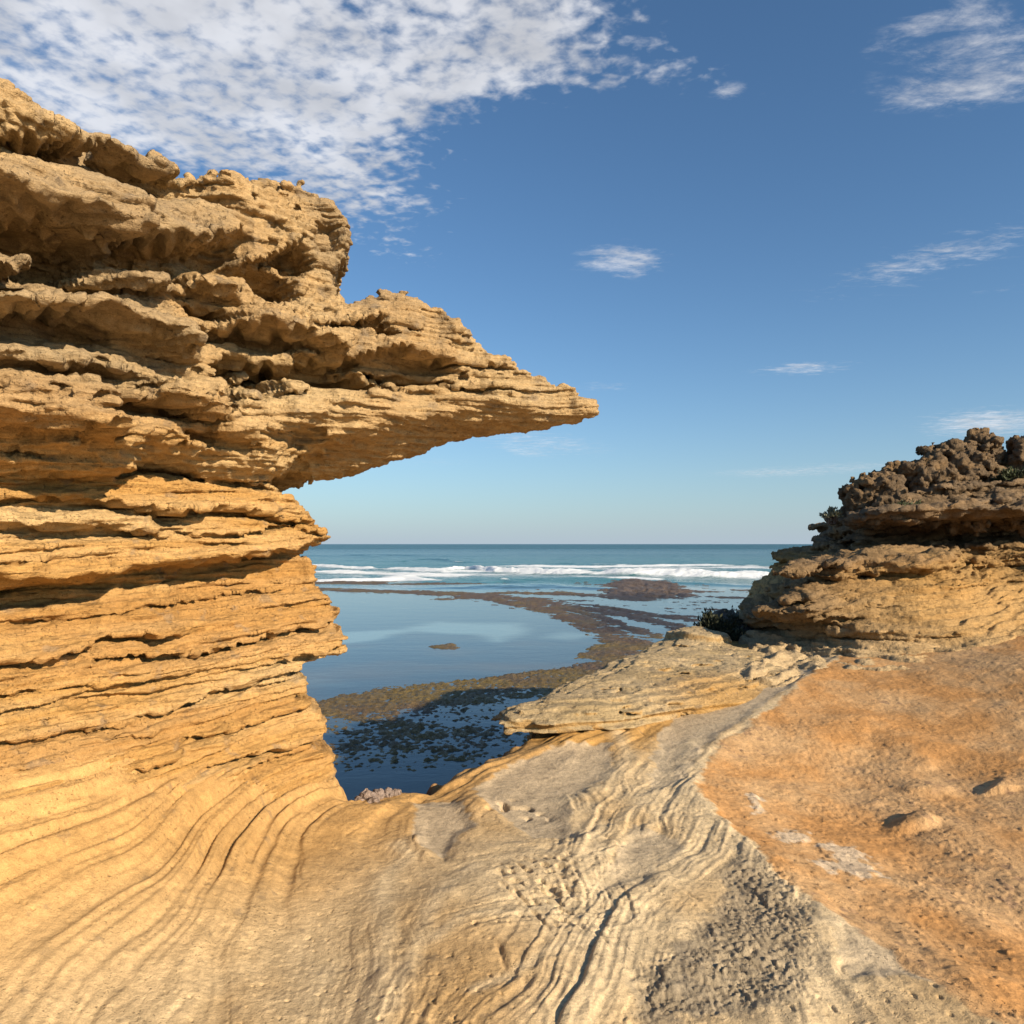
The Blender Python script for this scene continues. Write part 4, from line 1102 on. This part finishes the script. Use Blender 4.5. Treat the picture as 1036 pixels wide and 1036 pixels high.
# ================================================================== WORLD
def build_world():
    w = bpy.data.worlds.new('World'); C.world = w; w.use_nodes = True
    t = w.node_tree; L = t.links.new
    bg = t.nodes['Background']
    sky = nd(t, 'ShaderNodeTexSky', sky_type='NISHITA'); sky.sun_disc = False
    sky.sun_elevation = SUN_EL; sky.sun_rotation = SUN_AZ
    sky.air_density = 1.0; sky.dust_density = .6; sky.ozone_density = 1.6; sky.altitude = 10
    tc = nd(t, 'ShaderNodeTexCoord')
    sp = nd(t, 'ShaderNodeSeparateXYZ'); L(tc.outputs['Generated'], sp.inputs[0])
    def M(op, a, b=None, c=None, clamp=False):
        n = nd(t, 'ShaderNodeMath', operation=op); n.use_clamp = clamp
        for i, v in enumerate((a, b, c)):
            if v is None: continue
            if isinstance(v, (int, float)): n.inputs[i].default_value = v
            else: L(v, n.inputs[i])
        return n.outputs[0]
    X, Y, Z = sp.outputs
    zc = M('MAXIMUM', Z, .03)
    # flat cloud layer overhead: point where the direction meets a plane at unit height
    cx = M('DIVIDE', X, zc); cy = M('DIVIDE', Y, zc)
    cb = nd(t, 'ShaderNodeCombineXYZ'); L(cx, cb.inputs[0]); L(cy, cb.inputs[1])
    def noise(vec, scale, detail=6, rough=.55, dist=0, rot=None, sc=None):
        src = vec
        if rot is not None or sc is not None:
            mp = nd(t, 'ShaderNodeMapping'); L(vec, mp.inputs[0])
            mp.inputs['Rotation'].default_value = (0, 0, rot or 0); mp.inputs['Scale'].default_value = sc or (1, 1, 1); src = mp.outputs[0]
        n = nd(t, 'ShaderNodeTexNoise'); setin(n, Scale=scale, Detail=detail, Roughness=rough, Distortion=dist); L(src, n.inputs['Vector'])
        return n.outputs[0]
    def rng(v, a, b, lo=0, hi=1):
        r = nd(t, 'ShaderNodeMapRange', interpolation_type='SMOOTHSTEP'); setin(r, From_Min=a, From_Max=b, To_Min=lo, To_Max=hi); L(v, r.inputs['Value']); return r.outputs[0]
    def blob(px, py, rx, ry, rot=0.0, soft=1.0):
        """elliptic patch of the sky round a direction, measured on the cloud directions"""
        y0 = 1.0; u0 = (px-518)/FPX; v0 = (HOR-py)/FPX
        du = M('SUBTRACT', M('DIVIDE', X, M('MAXIMUM', Y, .05)), u0); dv = M('SUBTRACT', M('DIVIDE', Z, M('MAXIMUM', Y, .05)), v0)
        c, s = math.cos(rot), math.sin(rot)
        a = M('ADD', M('MULTIPLY', du, c*FPX/rx), M('MULTIPLY', dv, s*FPX/rx))
        b = M('ADD', M('MULTIPLY', du, -s*FPX/ry), M('MULTIPLY', dv, c*FPX/ry))
        r2 = M('ADD', M('MULTIPLY', a, a), M('MULTIPLY', b, b))
        return M('MULTIPLY', M('POWER', 2.718, M('MULTIPLY', r2, -1.0)), rng(Y, 0, .1))
    # altocumulus field upper left
    warp = noise(cb.outputs[0], 2.2, 4, .5)
    cells = noise(cb.outputs[0], 21.0, 4, .5, .2, .5, (1, 1.1, 1))
    veil = noise(cb.outputs[0], 2.6, 6, .6, 0, .6, (1, 1.5, 1))
    mask = M('ADD', M('ADD', blob(190, 40, 330, 120, .15), M('MULTIPLY', blob(470, 40, 200, 75, .2), .9)), M('MULTIPLY', blob(300, 160, 130, 70), .55))
    mask = M('ADD', mask, M('MULTIPLY', blob(0, 20, 260, 150), .5))
    mask = M('ADD', mask, M('ADD', M('MULTIPLY', blob(690, 78, 100, 26, -.05), .42), M('ADD', M('MULTIPLY', blob(425, 245, 70, 60), .34), M('MULTIPLY', blob(370, 200, 60, 50), .22))))
    mask = M('MINIMUM', mask, 1.0)
    dens = M('ADD', M('MULTIPLY', mask, .60), M('ADD', M('MULTIPLY', cells, .85), M('MULTIPLY', veil, .60)))
    c1 = M('MULTIPLY', rng(dens, 1.03, 1.42), rng(mask, .04, .35))
    # small clouds and wisps
    fine = noise(cb.outputs[0], 6.0, 8, .68, .5, -.35, (.85, 2.0, 1), )
    fine2 = noise(cb.outputs[0], 16.0, 7, .65, .3, 0, (1, 1.4, 1))
    sm = None
    for px, py, rx, ry, rot, a in ((632, 264, 46, 17, 0, 1.0), (738, 91, 20, 10, .2, .8), (1020, 45, 120, 60, .3, .72), (960, 95, 80, 16, .1, .45), (940, 20, 80, 30, .4, .3), (950, 260, 140, 24, .28, .66), (815, 373, 55, 8, .05, .8),
                                   (1000, 428, 75, 17, .05, 1.0), (550, 447, 90, 14, -.12, .62), (440, 468, 60, 8, .05, .4), (610, 391, 45, 6, 0, .55), (770, 479, 80, 6, 0, .55), (870, 472, 90, 7, .02, .55), (380, 500, 120, 12, -.02, .28), (1020, 291, 60, 6, .1, .4), (705, 528, 22, 6, 0, .4), (530, 458, 30, 5, -.2, .4)):
        b = M('MULTIPLY', blob(px, py, rx, ry, rot), a); sm = b if sm is None else M('ADD', sm, b)
    d2 = M('ADD', M('MULTIPLY', sm, .55), M('ADD', M('MULTIPLY', fine, .95), M('MULTIPLY', fine2, .65)))
    c2 = M('MULTIPLY', M('MULTIPLY', rng(d2, .98, 1.62), rng(sm, .02, .55)), .8)
    cov = M('MINIMUM', M('ADD', M('MULTIPLY', c1, .78), c2), .95)
    shade = rng(noise(cb.outputs[0], 5.0, 4, .5, 0, .2), .3, .7, .80, 1.12)
    cc = nd(t, 'ShaderNodeVectorMath', operation='SCALE'); cc.inputs[0].default_value = CLOUDC; L(shade, cc.inputs['Scale'])
    # air near the horizon
    hz = M('POWER', 2.718, M('MULTIPLY', M('MAXIMUM', Z, 0.0), -1.0/.085))
    tint = nd(t, 'ShaderNodeMix', data_type='RGBA', blend_type='MULTIPLY'); tint.inputs['Factor'].default_value = 1.0
    L(sky.outputs[0], tint.inputs['A']); tint.inputs['B'].default_value = SKYTINT
    m0 = nd(t, 'ShaderNodeMix', data_type='RGBA'); L(M('MULTIPLY', hz, .85), m0.inputs['Factor']); L(tint.outputs['Result'], m0.inputs['A']); m0.inputs['B'].default_value = HAZEC
    mx = nd(t, 'ShaderNodeMix', data_type='RGBA'); L(cov, mx.inputs['Factor']); L(m0.outputs['Result'], mx.inputs['A']); L(cc.outputs[0], mx.inputs['B'])
    L(mx.outputs['Result'], bg.inputs['Color']); bg.inputs['Strength'].default_value = SKYS
SKYS = .066
CLOUDC = (8.3, 8.3, 8.5)
SKYTINT = (.80, 1.10, 1.32, 1)
HAZEC = (4.6, 5.5, 6.6, 1)

build_world()
sun = bpy.data.lights.new('sun', 'SUN'); sun.energy = 5.0; sun.angle = math.radians(.5); sun.color = (1.0, .85, .64)
so = bpy.data.objects.new('sun', sun); C.collection.objects.link(so)
import mathutils
so.rotation_euler = mathutils.Vector(SUNV).to_track_quat('Z', 'Y').to_euler()

build_ground(); build_cliff(); build_head(); build_ledge(); build_reef(); build_sea(); build_small()

cam = bpy.data.cameras.new('camera'); cam.sensor_width = 36; cam.lens = FPX/1036*36; cam.shift_y = (HOR-518)/1036
cam.clip_start = .05; cam.clip_end = 30000
co = bpy.data.objects.new('camera', cam); C.collection.objects.link(co); co.rotation_euler = (math.pi/2, 0, 0)
C.camera = co
C.view_settings.view_transform = 'Standard'; C.view_settings.look = 'None'; C.view_settings.gamma = 1; C.view_settings.exposure = 0.62
C.cycles.max_bounces = 5; C.cycles.diffuse_bounces = 1; C.cycles.glossy_bounces = 3
C.cycles.use_denoising = True
log('script done')
